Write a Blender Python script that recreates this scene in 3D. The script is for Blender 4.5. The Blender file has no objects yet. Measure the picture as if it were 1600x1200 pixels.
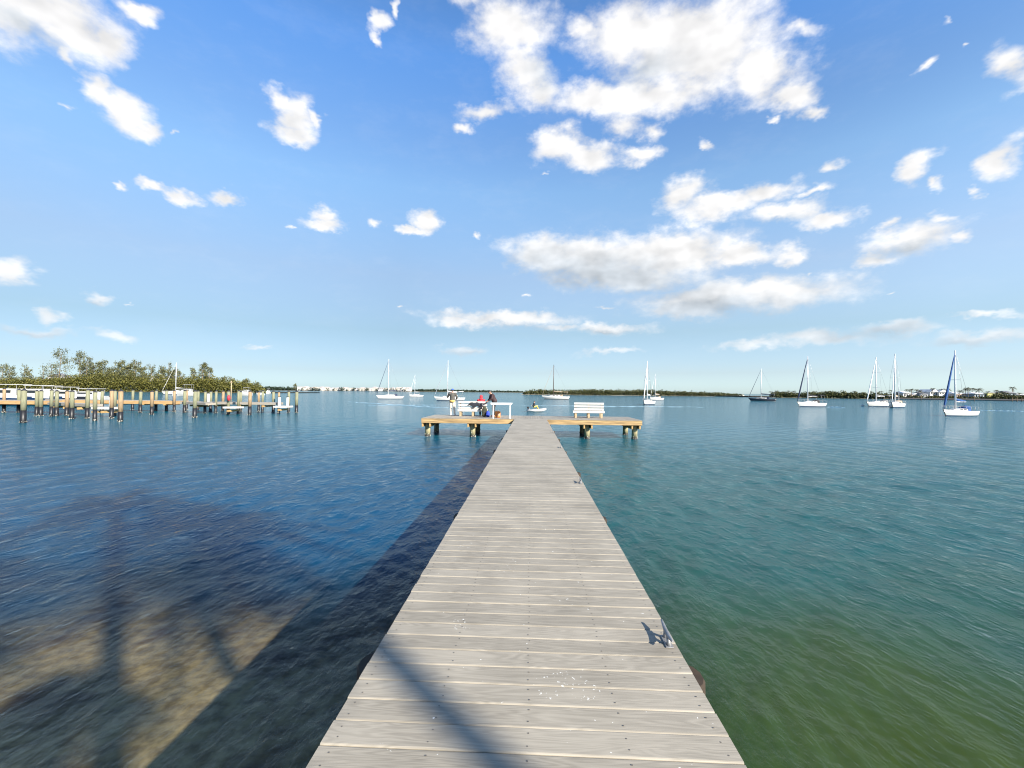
import bpy, math, random
import numpy as np
from mathutils import Vector, Matrix
random.seed(7); rng = np.random.default_rng(7)
S = bpy.context.scene
COL = S.collection
PI = math.pi
R = math.radians

# ------------------------------------------------------------------ camera
FPX = 676.0; CZ = 2.66
yaw = math.atan(29.5/FPX); pit = math.atan(12/FPX); th = math.atan(0.009)
Fv = Vector((-math.sin(yaw)*math.cos(pit), math.cos(yaw)*math.cos(pit), math.sin(pit)))
r0 = Vector((math.cos(yaw), math.sin(yaw), 0)); u0 = r0.cross(Fv)
Rv = r0*math.cos(th)+u0*math.sin(th); Uv = -r0*math.sin(th)+u0*math.cos(th)
CAM = Vector((0, 0, CZ))
cd = bpy.data.cameras.new('camera'); cam = bpy.data.objects.new('camera', cd); COL.objects.link(cam)
cd.sensor_width = 36; cd.lens = 36*FPX/1600; cd.clip_start = .05; cd.clip_end = 60000
cam.matrix_world = Matrix(((Rv.x, Uv.x, -Fv.x, 0), (Rv.y, Uv.y, -Fv.y, 0), (Rv.z, Uv.z, -Fv.z, CZ), (0, 0, 0, 1)))
S.camera = cam
def ray(px, py): return Fv+Rv*((px-800)/FPX)-Uv*((py-600)/FPX)
def at(px, py, z=0.0):
    d = ray(px, py); t = (z-CZ)/d.z; return CAM+d*t
def hy(px): return 612+.009*(px-800)
def zat(px, py, d):
    q = ray(px, py); return CAM+q*(d/q.y)
def px_m(d): return d/FPX     # metres per photo pixel at depth d

# ------------------------------------------------------------------ materials
def nt_new(name):
    m = bpy.data.materials.new(name); m.use_nodes = True; nt = m.node_tree
    return m, nt, nt.nodes['Principled BSDF']
MATS = {}
def pm(name, col, rough=.6, var=.18, scale=6.0, metal=0.0, stretch=(1, 1, 1), bump=0.0):
    if name in MATS: return MATS[name]
    m, nt, b = nt_new(name)
    tc = nt.nodes.new('ShaderNodeTexCoord'); mp = nt.nodes.new('ShaderNodeMapping'); mp.inputs['Scale'].default_value = stretch
    no = nt.nodes.new('ShaderNodeTexNoise'); no.inputs['Scale'].default_value = scale; no.inputs['Detail'].default_value = 5
    cr = nt.nodes.new('ShaderNodeValToRGB')
    cr.color_ramp.elements[0].position = .3; cr.color_ramp.elements[1].position = .7
    cr.color_ramp.elements[0].color = tuple(c*(1-var) for c in col)+(1,)
    cr.color_ramp.elements[1].color = tuple(min(1, c*(1+var)) for c in col)+(1,)
    nt.links.new(tc.outputs['Object'], mp.inputs['Vector']); nt.links.new(mp.outputs[0], no.inputs['Vector'])
    nt.links.new(no.outputs['Fac'], cr.inputs['Fac']); nt.links.new(cr.outputs['Color'], b.inputs['Base Color'])
    b.inputs['Roughness'].default_value = rough; b.inputs['Metallic'].default_value = metal
    if bump:
        bp = nt.nodes.new('ShaderNodeBump'); bp.inputs['Strength'].default_value = bump; bp.inputs['Distance'].default_value = .01
        nt.links.new(no.outputs['Fac'], bp.inputs['Height']); nt.links.new(bp.outputs[0], b.inputs['Normal'])
    MATS[name] = m; return m
def leafmat(name, c1, c2, tr=.25):
    if name in MATS: return MATS[name]
    m, nt, b = nt_new(name)
    g = nt.nodes.new('ShaderNodeNewGeometry'); cr = nt.nodes.new('ShaderNodeValToRGB')
    cr.color_ramp.elements[0].color = c1+(1,); cr.color_ramp.elements[1].color = c2+(1,)
    nt.links.new(g.outputs['Random Per Island'], cr.inputs['Fac']); nt.links.new(cr.outputs[0], b.inputs['Base Color'])
    b.inputs['Roughness'].default_value = .6
    t = nt.nodes.new('ShaderNodeBsdfTranslucent'); nt.links.new(cr.outputs[0], t.inputs['Color'])
    mx = nt.nodes.new('ShaderNodeMixShader'); mx.inputs[0].default_value = tr
    nt.links.new(b.outputs[0], mx.inputs[1]); nt.links.new(t.outputs[0], mx.inputs[2])
    nt.links.new(mx.outputs[0], nt.nodes['Material Output'].inputs['Surface'])
    MATS[name] = m; return m

# ------------------------------------------------------------------ mesh helpers
class MB:
    def __init__(s): s.v = []; s.f = []; s.mi = []; s.sm = []; s.cur = 0
    def add(s, vs, fs, smooth=False):
        o = len(s.v); s.v += [tuple(p) for p in vs]
        for f in fs: s.f.append(tuple(i+o for i in f)); s.mi.append(s.cur); s.sm.append(smooth)
        return s
    def box(s, c, d, rz=0, rx=0, ry=0):
        M = Matrix.Rotation(rz, 3, 'Z') @ Matrix.Rotation(ry, 3, 'Y') @ Matrix.Rotation(rx, 3, 'X'); c = Vector(c)
        vs = [c+M @ Vector((x*d[0]/2, y*d[1]/2, z*d[2]/2)) for z in (-1, 1) for y in (-1, 1) for x in (-1, 1)]
        return s.add(vs, [(0, 2, 3, 1), (4, 5, 7, 6), (0, 1, 5, 4), (2, 6, 7, 3), (0, 4, 6, 2), (1, 3, 7, 5)])
    def bbox(s, c, d, b, rz=0):      # bevelled box, chamfer b along every edge
        c = Vector(c); M = Matrix.Rotation(rz, 3, 'Z'); h = [k/2 for k in d]; vs = []; idx = {}
        for sx in (-1, 1):
            for sy in (-1, 1):
                for sz in (-1, 1):
                    for ax in range(3):
                        p = [sx*(h[0]-b), sy*(h[1]-b), sz*(h[2]-b)]; p[ax] = (sx, sy, sz)[ax]*h[ax]
                        idx[(sx, sy, sz, ax)] = len(vs); vs.append(c+M @ Vector(p))
        fs = []
        for ax in range(3):
            o = [a for a in range(3) if a != ax]
            for sg in (-1, 1):
                q = []
                for a, bb in ((-1, -1), (1, -1), (1, 1), (-1, 1)):
                    k = [0, 0, 0]; k[ax] = sg; k[o[0]] = a; k[o[1]] = bb; q.append(idx[(k[0], k[1], k[2], ax)])
                fs.append(q)
        for ax in range(3):
            o = [a for a in range(3) if a != ax]
            for a in (-1, 1):
                for bb in (-1, 1):
                    k1 = [0, 0, 0]; k1[o[0]] = a; k1[o[1]] = bb; k2 = list(k1); k1[ax] = -1; k2[ax] = 1
                    fs.append([idx[(*k1, o[0])], idx[(*k2, o[0])], idx[(*k2, o[1])], idx[(*k1, o[1])]])
        for sx in (-1, 1):
            for sy in (-1, 1):
                for sz in (-1, 1): fs.append([idx[(sx, sy, sz, a)] for a in range(3)])
        return s.add(vs, fs)
    def tube(s, pts, rs, n=8, cap=True, smooth=True):
        pts = [Vector(p) for p in pts]
        if not isinstance(rs, (list, tuple)): rs = [rs]*len(pts)
        vs = []; ref = None
        for i, p in enumerate(pts):
            t = (pts[min(i+1, len(pts)-1)]-pts[max(i-1, 0)]).normalized()
            if ref is None: ref = Vector((0, 0, 1)) if abs(t.z) < .9 else Vector((1, 0, 0))
            a = t.cross(ref).normalized(); b = t.cross(a)
            ref = -b if False else ref
            for k in range(n):
                w = 2*PI*k/n; vs.append(p+(a*math.cos(w)+b*math.sin(w))*rs[i])
        fs = []
        for i in range(len(pts)-1):
            for k in range(n):
                fs.append((i*n+k, i*n+(k+1) % n, (i+1)*n+(k+1) % n, (i+1)*n+k))
        s.add(vs, fs, smooth)
        if cap:
            o = len(s.v)-len(vs)
            for f in (tuple(o+k for k in range(n))[::-1], tuple(o+(len(pts)-1)*n+k for k in range(n))):
                s.f.append(f); s.mi.append(s.cur); s.sm.append(False)
        return s
    def ell(s, c, r, nu=12, nv=8, rot=None):
        c = Vector(c); vs = []; M = rot or Matrix.Identity(3)
        for j in range(nv+1):
            ph = PI*j/nv
            for i in range(nu):
                w = 2*PI*i/nu
                vs.append(c+M @ Vector((r[0]*math.sin(ph)*math.cos(w), r[1]*math.sin(ph)*math.sin(w), r[2]*math.cos(ph))))
        fs = [(j*nu+i, j*nu+(i+1) % nu, (j+1)*nu+(i+1) % nu, (j+1)*nu+i) for j in range(nv) for i in range(nu)]
        return s.add(vs, fs, True)
    def loft(s, secs, closed=False, capends=True, smooth=True):
        n = len(secs[0]); vs = [p for q in secs for p in q]; fs = []
        for i in range(len(secs)-1):
            for k in range(n if closed else n-1):
                fs.append((i*n+k, (i+1)*n+k, (i+1)*n+(k+1) % n, i*n+(k+1) % n))
        if capends: fs.append(tuple(range(n))); fs.append(tuple((len(secs)-1)*n+k for k in range(n))[::-1])
        return s.add(vs, fs, smooth)
    def build(s, name, mats, parent=None, loc=None, rz=None):
        me = bpy.data.meshes.new(name); me.from_pydata(s.v, [], s.f)
        if not isinstance(mats, (list, tuple)): mats = [mats]
        for m in mats: me.materials.append(m)
        me.polygons.foreach_set('material_index', s.mi); me.polygons.foreach_set('use_smooth', s.sm)
        me.validate(); me.update()
        o = bpy.data.objects.new(name, me); COL.objects.link(o)
        if parent: o.parent = parent
        if loc is not None: o.location = loc
        if rz is not None: o.rotation_euler.z = rz
        return o
def tag(o, label=None, cat=None, group=None, kind=None):
    if label: o['label'] = label
    if cat: o['category'] = cat
    if group: o['group'] = group
    if kind: o['kind'] = kind
    return o
def empty(name, loc, rz=0, label=None, cat=None, group=None):
    o = bpy.data.objects.new(name, None); COL.objects.link(o); o.location = loc; o.rotation_euler.z = rz
    o.empty_display_size = .1
    return tag(o, label, cat, group)
def copy_tree(o, parent=None):
    c = o.copy(); COL.objects.link(c)
    if parent: c.parent = parent
    for ch in list(o.children): copy_tree(ch, c)
    return c
ORD = ['first', 'second', 'third', 'fourth', 'fifth', 'sixth', 'seventh', 'eighth', 'ninth', 'tenth', 'eleventh', 'twelfth',
       'thirteenth', 'fourteenth', 'fifteenth', 'sixteenth', 'seventeenth', 'eighteenth', 'nineteenth', 'twentieth',
       'twenty-first', 'twenty-second', 'twenty-third', 'twenty-fourth', 'twenty-fifth', 'twenty-sixth', 'twenty-seventh', 'twenty-eighth', 'twenty-ninth', 'thirtieth',
       'thirty-first', 'thirty-second', 'thirty-third', 'thirty-fourth', 'thirty-fifth', 'thirty-sixth', 'thirty-seventh', 'thirty-eighth', 'thirty-ninth', 'fortieth']
def npmesh(name, V, F, mats, parent=None, smooth=False):
    me = bpy.data.meshes.new(name)
    me.vertices.add(len(V)); me.vertices.foreach_set('co', np.asarray(V, dtype=np.float32).ravel())
    k = F.shape[1]; me.loops.add(F.size); me.loops.foreach_set('vertex_index', F.ravel().astype(np.int32))
    me.polygons.add(len(F)); me.polygons.foreach_set('loop_start', np.arange(0, F.size, k, dtype=np.int32))
    me.polygons.foreach_set('loop_total', np.full(len(F), k, dtype=np.int32))
    if smooth: me.polygons.foreach_set('use_smooth', np.ones(len(F), dtype=bool))
    if not isinstance(mats, (list, tuple)): mats = [mats]
    for m in mats: me.materials.append(m)
    me.update(); me.validate()
    o = bpy.data.objects.new(name, me); COL.objects.link(o)
    if parent: o.parent = parent
    return o
def leaves(C, size, aspect=.6, up=.3):
    """leaf-clump quads at centres C"""
    n = len(C); C = np.asarray(C)
    a = rng.normal(size=(n, 3)); a[:, 2] *= up+.3; a /= np.linalg.norm(a, axis=1)[:, None]
    b = rng.normal(size=(n, 3)); b -= a*(a*b).sum(1)[:, None]; b /= np.linalg.norm(b, axis=1)[:, None]
    s = size*rng.uniform(.55, 1.25, n)[:, None]
    c = np.cross(a, b)*s*.25*rng.uniform(-1, 1, n)[:, None]
    V = np.stack([C-a*s*.5, C+b*s*aspect*.5+c, C+a*s*.5, C-b*s*aspect*.5+c], 1).reshape(-1, 3)
    return V, np.arange(n*4).reshape(-1, 4)

# ------------------------------------------------------------------ world sky with clouds
SUN_EL = R(28); sdir = Vector((.70, -.71, 0)).normalized()     # horizontal direction towards the sun (behind, right)
SUNV = Vector((sdir.x*math.cos(SUN_EL), sdir.y*math.cos(SUN_EL), math.sin(SUN_EL)))
W = bpy.data.worlds.new('World'); S.world = W; W.use_nodes = True; wn = W.node_tree; N = wn.nodes; L = wn.links
for n_ in list(N): N.remove(n_)
def nd(t, **kw):
    n_ = N.new(t)
    for k, v in kw.items(): setattr(n_, k, v)
    return n_
def mth(op, a, b=None, c=None, clamp=False):
    n_ = nd('ShaderNodeMath', operation=op); n_.use_clamp = clamp
    for i, q in enumerate((a, b, c)):
        if q is None: continue
        if isinstance(q, (int, float)): n_.inputs[i].default_value = q
        else: L.new(q, n_.inputs[i])
    return n_.outputs[0]
def mixc(f, a, b):
    n_ = nd('ShaderNodeMix', data_type='RGBA')
    for i, q in ((0, f), (6, a), (7, b)):
        if isinstance(q, (int, float)): n_.inputs[i].default_value = q
        elif isinstance(q, tuple): n_.inputs[i].default_value = q+(1,)
        else: L.new(q, n_.inputs[i])
    return n_.outputs[2]
def sstep(v, a, b):
    n_ = nd('ShaderNodeMapRange', interpolation_type='SMOOTHSTEP'); L.new(v, n_.inputs[0])
    n_.inputs[1].default_value = a; n_.inputs[2].default_value = b; return n_.outputs[0]
out = nd('ShaderNodeOutputWorld')
sky = nd('ShaderNodeTexSky', sky_type='NISHITA'); sky.sun_disc = False; sky.sun_elevation = SUN_EL
sky.sun_rotation = math.atan2(sdir.x, sdir.y); sky.air_density = 1.0; sky.dust_density = .35; sky.ozone_density = 2.2; sky.altitude = 0
WS = 0.068
tc = nd('ShaderNodeTexCoord'); sx = nd('ShaderNodeSeparateXYZ'); L.new(tc.outputs['Generated'], sx.inputs[0])
az = mth('ARCTAN2', sx.outputs[0], sx.outputs[1]); el = mth('ARCSINE', sx.outputs[2])
def noise(vec, scale, detail=6, rough=.55, off=None, zs=1.0):
    mp = nd('ShaderNodeMapping'); mp.inputs['Scale'].default_value = (1, 1, zs)
    if off: mp.inputs['Location'].default_value = off
    L.new(vec, mp.inputs[0])
    n_ = nd('ShaderNodeTexNoise'); n_.inputs['Scale'].default_value = scale; n_.inputs['Detail'].default_value = detail
    n_.inputs['Roughness'].default_value = rough; L.new(mp.outputs[0], n_.inputs['Vector']); return n_
G = tc.outputs['Generated']
wp = noise(G, 7, 2, .6, zs=1.6); wp2 = noise(G, 26, 3, .65, (3, 1, 2), zs=1.5)
pv = nd('ShaderNodeCombineXYZ'); L.new(az, pv.inputs[0]); L.new(el, pv.inputs[1])
def vm(op, a, b):
    n_ = nd('ShaderNodeVectorMath', operation=op)
    for i, q in enumerate((a, b)):
        if isinstance(q, tuple): n_.inputs[i].default_value = q
        else: L.new(q, n_.inputs[i])
    return n_.outputs[0]
w1 = vm('MULTIPLY', vm('SUBTRACT', wp.outputs['Color'], (.5, .5, .5)), (.075, .05, 0))
w2 = vm('MULTIPLY', vm('SUBTRACT', wp2.outputs['Color'], (.5, .5, .5)), (.05, .035, 0))
P = vm('ADD', vm('ADD', pv.outputs[0], w1), w2)
# clouds as seen from the pier end: (x, y, rx, ry, tilt, weight)
CL = [(90,20,130,80,0,1.1),(20,20,90,75,0,1),(170,65,55,52,10,1.05),(115,95,40,22,30,.7),(205,8,45,20,-10,.9),
 (160,148,32,32,10,1.1),(200,175,46,34,15,1.15),(228,200,32,22,0,1.05),(110,172,22,14,0,.35),(272,205,12,8,0,.3),
 (432,152,26,26,20,.95),(456,180,36,38,0,1.05),(458,208,38,22,0,.95),(486,185,14,20,0,.8),
 (598,40,24,20,-20,.8),(592,66,14,18,0,.7),(624,16,9,18,10,.55),
 (185,293,17,8,0,.6),(235,293,32,11,0,.8),(280,308,34,13,5,1),(342,309,32,15,0,1),
 (505,337,30,18,0,1),(505,350,48,12,0,1),(450,351,20,7,0,.45),(668,345,26,22,0,1.1),(645,358,28,9,0,.9),(592,350,22,14,0,.4),(745,368,12,7,0,.3),
 (795,40,80,60,0,1),(815,110,55,55,20,1),(845,150,45,40,0,.9),(760,172,62,22,-10,.75),(725,200,22,12,0,.5),(740,10,50,30,0,.5),
 (920,40,40,36,0,.6),(990,50,95,65,0,1.15),(1080,75,135,88,10,1.35),(930,160,120,34,0,1),(1010,150,110,42,0,1.1),(1190,105,90,52,20,1.1),(1240,150,48,28,20,1),
 (1272,178,26,22,0,.9),(1255,40,50,22,10,.35),(1205,185,14,8,0,.5),(975,195,50,30,20,.7),
 (872,228,46,28,0,1.1),(925,240,62,26,8,1.1),(1000,247,42,20,0,.8),(850,270,10,8,0,.35),(1105,228,24,13,20,.4),(1010,210,30,25,0,.4),
 (1296,262,28,18,0,.75),(1432,268,38,30,0,1.05),(1470,290,24,12,10,.7),(1530,297,17,11,0,.6),(1578,250,46,34,10,.95),(1590,100,54,40,-20,.95),(1450,105,30,14,-10,.33),(1475,35,22,10,0,.15),(1515,78,14,8,0,.12),
 (1070,305,46,30,0,.95),(1125,325,78,24,0,1.05),(1200,303,54,22,0,1),(1225,338,80,20,5,.9),(1290,345,54,18,0,1),(1262,308,42,12,-5,.5),
 (850,402,74,32,5,1.15),(930,400,110,34,0,1.25),(1040,394,125,34,0,1.3),(1150,392,80,20,8,1.1),(1245,395,34,20,0,.8),(960,425,130,32,8,1.2),
 (1140,465,185,30,0,1.2),(1230,462,90,24,5,1.1),(1080,485,120,18,0,.9),
 (1425,372,82,34,-3,1.05),(1365,402,40,18,0,.8),(1495,368,42,16,0,.8),(1460,335,34,18,0,.65),(1385,345,24,14,0,.45),
 (790,500,135,15,2,1),(720,503,60,12,0,.8),(950,518,88,13,0,.85),(870,515,60,9,0,.7),(725,545,60,13,0,.5),(955,550,90,9,0,.4),(626,484,12,5,0,.3),(825,464,12,6,0,.3),(950,482,30,7,0,.4),
 (20,430,50,24,25,.95),(150,463,38,17,8,.55),(205,474,18,5,0,.3),(85,494,34,15,0,.65),(60,515,110,12,0,.6),(180,522,60,13,0,.55),(400,540,50,7,0,.25),
 (1390,515,90,16,0,.85),(1550,492,80,9,-2,.6),(1540,525,150,18,-3,.75),(1290,530,150,18,0,.7),(1410,452,20,6,0,.35),(1180,540,120,14,0,.5),(1270,425,14,7,0,.3)]
SH = [(940,436,170,40,8,1.2),(1120,488,200,24,2,1.05),(800,515,110,10,0,.8),(950,524,70,8,0,.6),(1400,392,70,18,0,.55),(1350,522,110,20,0,.9),(1520,536,130,16,0,.8),
      (60,60,120,30,10,.35),(860,110,60,60,0,.35),(1000,110,110,40,0,.3),(150,470,30,12,0,.4),(1220,350,70,14,0,.3),(725,550,60,12,0,.6),(60,520,110,14,0,.6)]
def azel(px, py):
    d = ray(px, py).normalized(); return math.atan2(d.x, d.y), math.asin(d.z)
Psep = nd('ShaderNodeSeparateXYZ'); L.new(P, Psep.inputs[0])
def field(lst, dep=None):
    """largest of many soft ellipses; evaluated strictly one after another to keep the shader small"""
    prev = mth('MULTIPLY_ADD', dep, 0.0, -6.0) if dep is not None else -6.0
    for (cx, cy, rx, ry, ti, w) in lst:
        a0, e0 = azel(cx, cy); a1, _ = azel(cx+6, cy); _, e1 = azel(cx, cy-6)
        cb = nd('ShaderNodeCombineXYZ'); L.new(Psep.outputs[0], cb.inputs[0]); L.new(Psep.outputs[1], cb.inputs[1])
        if not isinstance(prev, float): L.new(prev, cb.inputs[2])
        mp = nd('ShaderNodeMapping', vector_type='TEXTURE'); L.new(cb.outputs[0], mp.inputs['Vector'])
        mp.inputs['Location'].default_value = (a0, e0, 0); mp.inputs['Rotation'].default_value = (0, 0, -R(ti))
        mp.inputs['Scale'].default_value = (rx*(a1-a0)/6*1.12, ry*(e1-e0)/6*1.12, 1e6)
        ln = nd('ShaderNodeVectorMath', operation='LENGTH'); L.new(mp.outputs[0], ln.inputs[0])
        v = mth('MULTIPLY_ADD', ln.outputs['Value'], -1.0, .45+.55*w)
        prev = mth('SMOOTH_MAX', prev, v, .12)
    return prev
fb = noise(G, 15, 6, .62, (5, 2, 7), zs=1.7); fbs = noise(G, 15, 2.5, .55, (5-.02, 2+.0, 7-.030), zs=1.7)
wis = noise(G, 9, 4, .7, (1, 8, 3), zs=2.6)
# clear-air colour: the Nishita sky, tinted by height
tr_ = nd('ShaderNodeValToRGB'); L.new(sx.outputs[2], tr_.inputs[0]); cr_ = tr_.color_ramp
TINT = [(0.0, (.57, .78, 1.15)), (.016, (.57, .75, 1.09)), (.043, (.57, .65, .86)), (.132, (.71, .73, .75)), (.253, (1.17, 1.08, 1.03)), (.418, (1.50, 1.66, 1.66)), (.5, (1.38, 1.66, 1.85)), (.613, (1.18, 1.76, 2.26)), (.75, (.95, 1.35, 1.7)), (1.0, (.8, 1.0, 1.2))]
for i_, (p_, c_) in enumerate(TINT):
    e_ = cr_.elements[0] if i_ == 0 else (cr_.elements[-1] if i_ == len(TINT)-1 else cr_.elements.new(p_))
    e_.position = p_; e_.color = tuple(v_*.25 for v_ in c_)+(1,)
tsc = nd('ShaderNodeVectorMath', operation='SCALE'); L.new(tr_.outputs[0], tsc.inputs[0]); tsc.inputs['Scale'].default_value = 4.0
skc = nd('ShaderNodeVectorMath', operation='MULTIPLY'); L.new(sky.outputs[0], skc.inputs[0])
# milky haze low in the sky on the right-hand side
aa = nd('ShaderNodeMapRange'); L.new(az, aa.inputs[0]); aa.inputs[1].default_value = -.3; aa.inputs[2].default_value = .75
hz_ = mth('MULTIPLY', mth('MULTIPLY', aa.outputs[0], mth('SUBTRACT', 1.0, sstep(az, 1.1, 1.7))), mth('SUBTRACT', 1.0, sstep(sx.outputs[2], .15, .55)))
hv = nd('ShaderNodeVectorMath', operation='MULTIPLY'); L.new(tsc.outputs[0], hv.inputs[0]); L.new(mixc(hz_, (1.0, 1.0, 1.0), (1.76, 1.69, 1.63)), hv.inputs[1])
L.new(hv.outputs[0], skc.inputs[1])
veil = mth('MULTIPLY', sstep(wis.outputs[0], .45, .75), .04)
fb3 = noise(G, 15, 2.5, .55, (5, 2, 7), zs=1.7)
rel = mth('MULTIPLY', mth('SUBTRACT', fb3.outputs[0], fbs.outputs[0]), 5.0)
elf = mth('ADD', .60, mth('MULTIPLY', sstep(sx.outputs[2], .03, .24), .40))
def sky_leaf(cl, sh, generic=False):
    """one patch of sky as its own node group"""
    global N, L, Psep
    g = bpy.data.node_groups.new('sky_patch', 'ShaderNodeTree')
    for nm, ty in (('P', 'NodeSocketVector'), ('D', 'NodeSocketVector'), ('FB', 'NodeSocketFloat'), ('REL', 'NodeSocketFloat'), ('VEIL', 'NodeSocketFloat'), ('ELF', 'NodeSocketFloat'), ('SKY', 'NodeSocketColor')):
        g.interface.new_socket(name=nm, in_out='INPUT', socket_type=ty)
    g.interface.new_socket(name='Shader', in_out='OUTPUT', socket_type='NodeSocketShader')
    keep = (N, L, Psep); N, L = g.nodes, g.links
    gi = nd('NodeGroupInput'); go = nd('NodeGroupOutput'); o_ = gi.outputs
    Psep = nd('ShaderNodeSeparateXYZ'); L.new(o_['P'], Psep.inputs[0])
    r_ = _leaf(cl, sh, generic, o_['D'], o_['FB'], o_['REL'], o_['VEIL'], o_['ELF'], o_['SKY']); L.new(r_, go.inputs[0])
    N, L, Psep = keep
    n_ = nd('ShaderNodeGroup'); n_.node_tree = g
    for k_, q_ in (('P', P), ('D', G), ('FB', fb.outputs[0]), ('REL', rel), ('VEIL', veil), ('ELF', elf), ('SKY', skc.outputs[0])): L.new(q_, n_.inputs[k_])
    return n_.outputs[0]
def _leaf(cl, sh, generic, Dv, fb_, rel, veil, elf, skyc):
    if generic:    # loose clouds over the rest of the sky (behind and beside the viewer)
        gen = noise(Dv, 3.2, 4, .55, (9, 4, 1), zs=2.0); F0 = mth('MULTIPLY_ADD', gen.outputs[0], 4.0, -2.5)
    else: F0 = field(cl)
    if isinstance(F0, float): F0 = mth('ADD', F0, 0.0)
    Dn = mth('MULTIPLY_ADD', mth('SUBTRACT', fb_, .47), mth('MULTIPLY', elf, 1.3), F0)
    alpha = sstep(Dn, .02, .80)
    core = sstep(Dn, .4, 1.5)
    if sh: shade = sstep(field(sh, F0), -.25, .85)
    else: shade = mth('MULTIPLY', core, .25)
    lum = mth('SUBTRACT', mth('ADD', 1.0, mth('MULTIPLY', rel, .13)), mth('ADD', mth('MULTIPLY', shade, .27), mth('MULTIPLY', core, .02)))
    ccol = mixc(shade, CLW, CLG)
    csc = nd('ShaderNodeVectorMath', operation='SCALE'); L.new(ccol, csc.inputs[0]); L.new(lum, csc.inputs['Scale'])
    hzf = mth('MULTIPLY', mth('MAXIMUM', mth('MULTIPLY', alpha, .96), veil), elf)
    b_ = nd('ShaderNodeBackground'); b_.inputs['Strength'].default_value = WS; L.new(mixc(hzf, skyc, csc.outputs[0]), b_.inputs['Color']); return b_.outputs[0]
CLW = (7.3, 7.2, 7.1); CLG = (6.3, 6.8, 7.3)
def touches(c, a0, a1, e0, e1):
    A, E = azel(c[0], c[1]); ax, _ = azel(c[0]+6, c[1]); _, ey = azel(c[0], c[1]-6)
    k = (.45+.55*c[5]+.85)*1.12; hx = math.hypot(c[2]*math.cos(R(c[4])), c[3]*math.sin(R(c[4])))*abs(ax-A)/6*k+.03; hyy = math.hypot(c[3]*math.cos(R(c[4])), c[2]*math.sin(R(c[4])))*abs(ey-E)/6*k+.02
    return A+hx > a0 and A-hx < a1 and E+hyy > e0 and E-hyy < e1
def pick(cond, lo, hi):
    m_ = nd('ShaderNodeMixShader'); L.new(cond, m_.inputs[0]); L.new(lo, m_.inputs[1]); L.new(hi, m_.inputs[2]); return m_.outputs[0]
def tree_(a0, a1, e0, e1, depth):
    cl = [c for c in CL if touches(c, a0, a1, e0, e1)]; sh = [c for c in SH if touches(c, a0, a1, e0, e1)]
    if len(cl) <= 7 or depth == 0: return sky_leaf(cl, sh)
    if (a1-a0) > (e1-e0)*1.3:
        m_ = (a0+a1)/2; return pick(mth('GREATER_THAN', az, m_), tree_(a0, m_, e0, e1, depth-1), tree_(m_, a1, e0, e1, depth-1))
    m_ = (e0+e1)/2; return pick(mth('GREATER_THAN', el, m_), tree_(a0, a1, e0, m_, depth-1), tree_(a0, a1, m_, e1, depth-1))
front = tree_(-.95, .90, -.05, .75, 5)
inside = mth('MULTIPLY', mth('MULTIPLY', mth('GREATER_THAN', az, -.95), mth('LESS_THAN', az, .90)), mth('LESS_THAN', el, .75))
L.new(pick(inside, sky_leaf([], [], True), front), out.inputs[0])
W.cycles.sampling_method = 'MANUAL'; W.cycles.sample_map_resolution = 512

sl = bpy.data.lights.new('sun', 'SUN'); sl.energy = 5.0; sl.angle = R(.53); sl.color = (1, .93, .82)
so = bpy.data.objects.new('sun', sl); COL.objects.link(so); so.rotation_euler = SUNV.to_track_quat('Z', 'Y').to_euler()
S.view_settings.view_transform = 'Standard'; S.view_settings.look = 'None'; S.view_settings.gamma = 1; S.view_settings.exposure = 1.05
try: S.cycles.filter_width = 1.1; S.cycles.transparent_max_bounces = 12; S.cycles.max_bounces = 6; S.cycles.caustics_reflective = False; S.cycles.caustics_refractive = False
except Exception: pass

# ------------------------------------------------------------------ water surface and sea bed
def polar(rings, angs):
    r = np.asarray(rings)[:, None]; a = np.asarray(angs)[None, :]
    X = r*np.sin(a); Y = r*np.cos(a); return X, Y
rings = np.concatenate([np.geomspace(.6, 260, 640), np.geomspace(290, 30000, 24)])
angs = np.concatenate([np.linspace(-R(64), R(64), 620), np.linspace(R(66), R(294), 60)])
X, Y = polar(rings, angs); Z = np.zeros_like(X)
gs = np.gradient(rings)[:, None]*np.ones_like(X)
wr = np.random.default_rng(3)
for i in range(110):
    lam = .15*(11.0**wr.random()); k = 2*PI/lam
    ang = wr.normal(0, .5)+PI+.05              # travelling along -X, crests along Y
    ph = wr.random()*2*PI; amp = .0030*lam**.85*wr.uniform(.5, 1.3)
    fade = np.clip((lam/gs-2.5)/3, 0, 1)
    p = k*(X*math.cos(ang)+Y*math.sin(ang))+ph+.6*np.sin(X*.21+i)+.5*np.sin(Y*.17+i*2)
    Z += amp*fade*(np.sin(p)+.25*np.sin(2*p+.4))
gust = .75+.35*np.sin(X*.10+Y*.05)*np.sin(Y*.08-X*.03+1)
calm = 1-.62*np.clip((X-0)/3, 0, 1)*np.clip((13-Y)/8, 0, 1)
Z *= gust*calm
nr, na = X.shape
V = np.stack([X, Y, Z], -1).reshape(-1, 3)
ii, jj = np.meshgrid(np.arange(nr-1), np.arange(na), indexing='ij'); j2 = (jj+1) % na
Fq = np.stack([ii*na+jj, ii*na+j2, (ii+1)*na+j2, (ii+1)*na+jj], -1).reshape(-1, 4)
wm = bpy.data.materials.new('sea_water'); wm.use_nodes = True; nt = wm.node_tree
for n_ in list(nt.nodes): nt.nodes.remove(n_)
def mk(nt, t, **kw):
    n_ = nt.nodes.new(t)
    for k, v in kw.items(): setattr(n_, k, v)
    return n_
mo = mk(nt, 'ShaderNodeOutputMaterial'); mx = mk(nt, 'ShaderNodeMixShader'); fr = mk(nt, 'ShaderNodeVectorMath', operation='DOT_PRODUCT')
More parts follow.
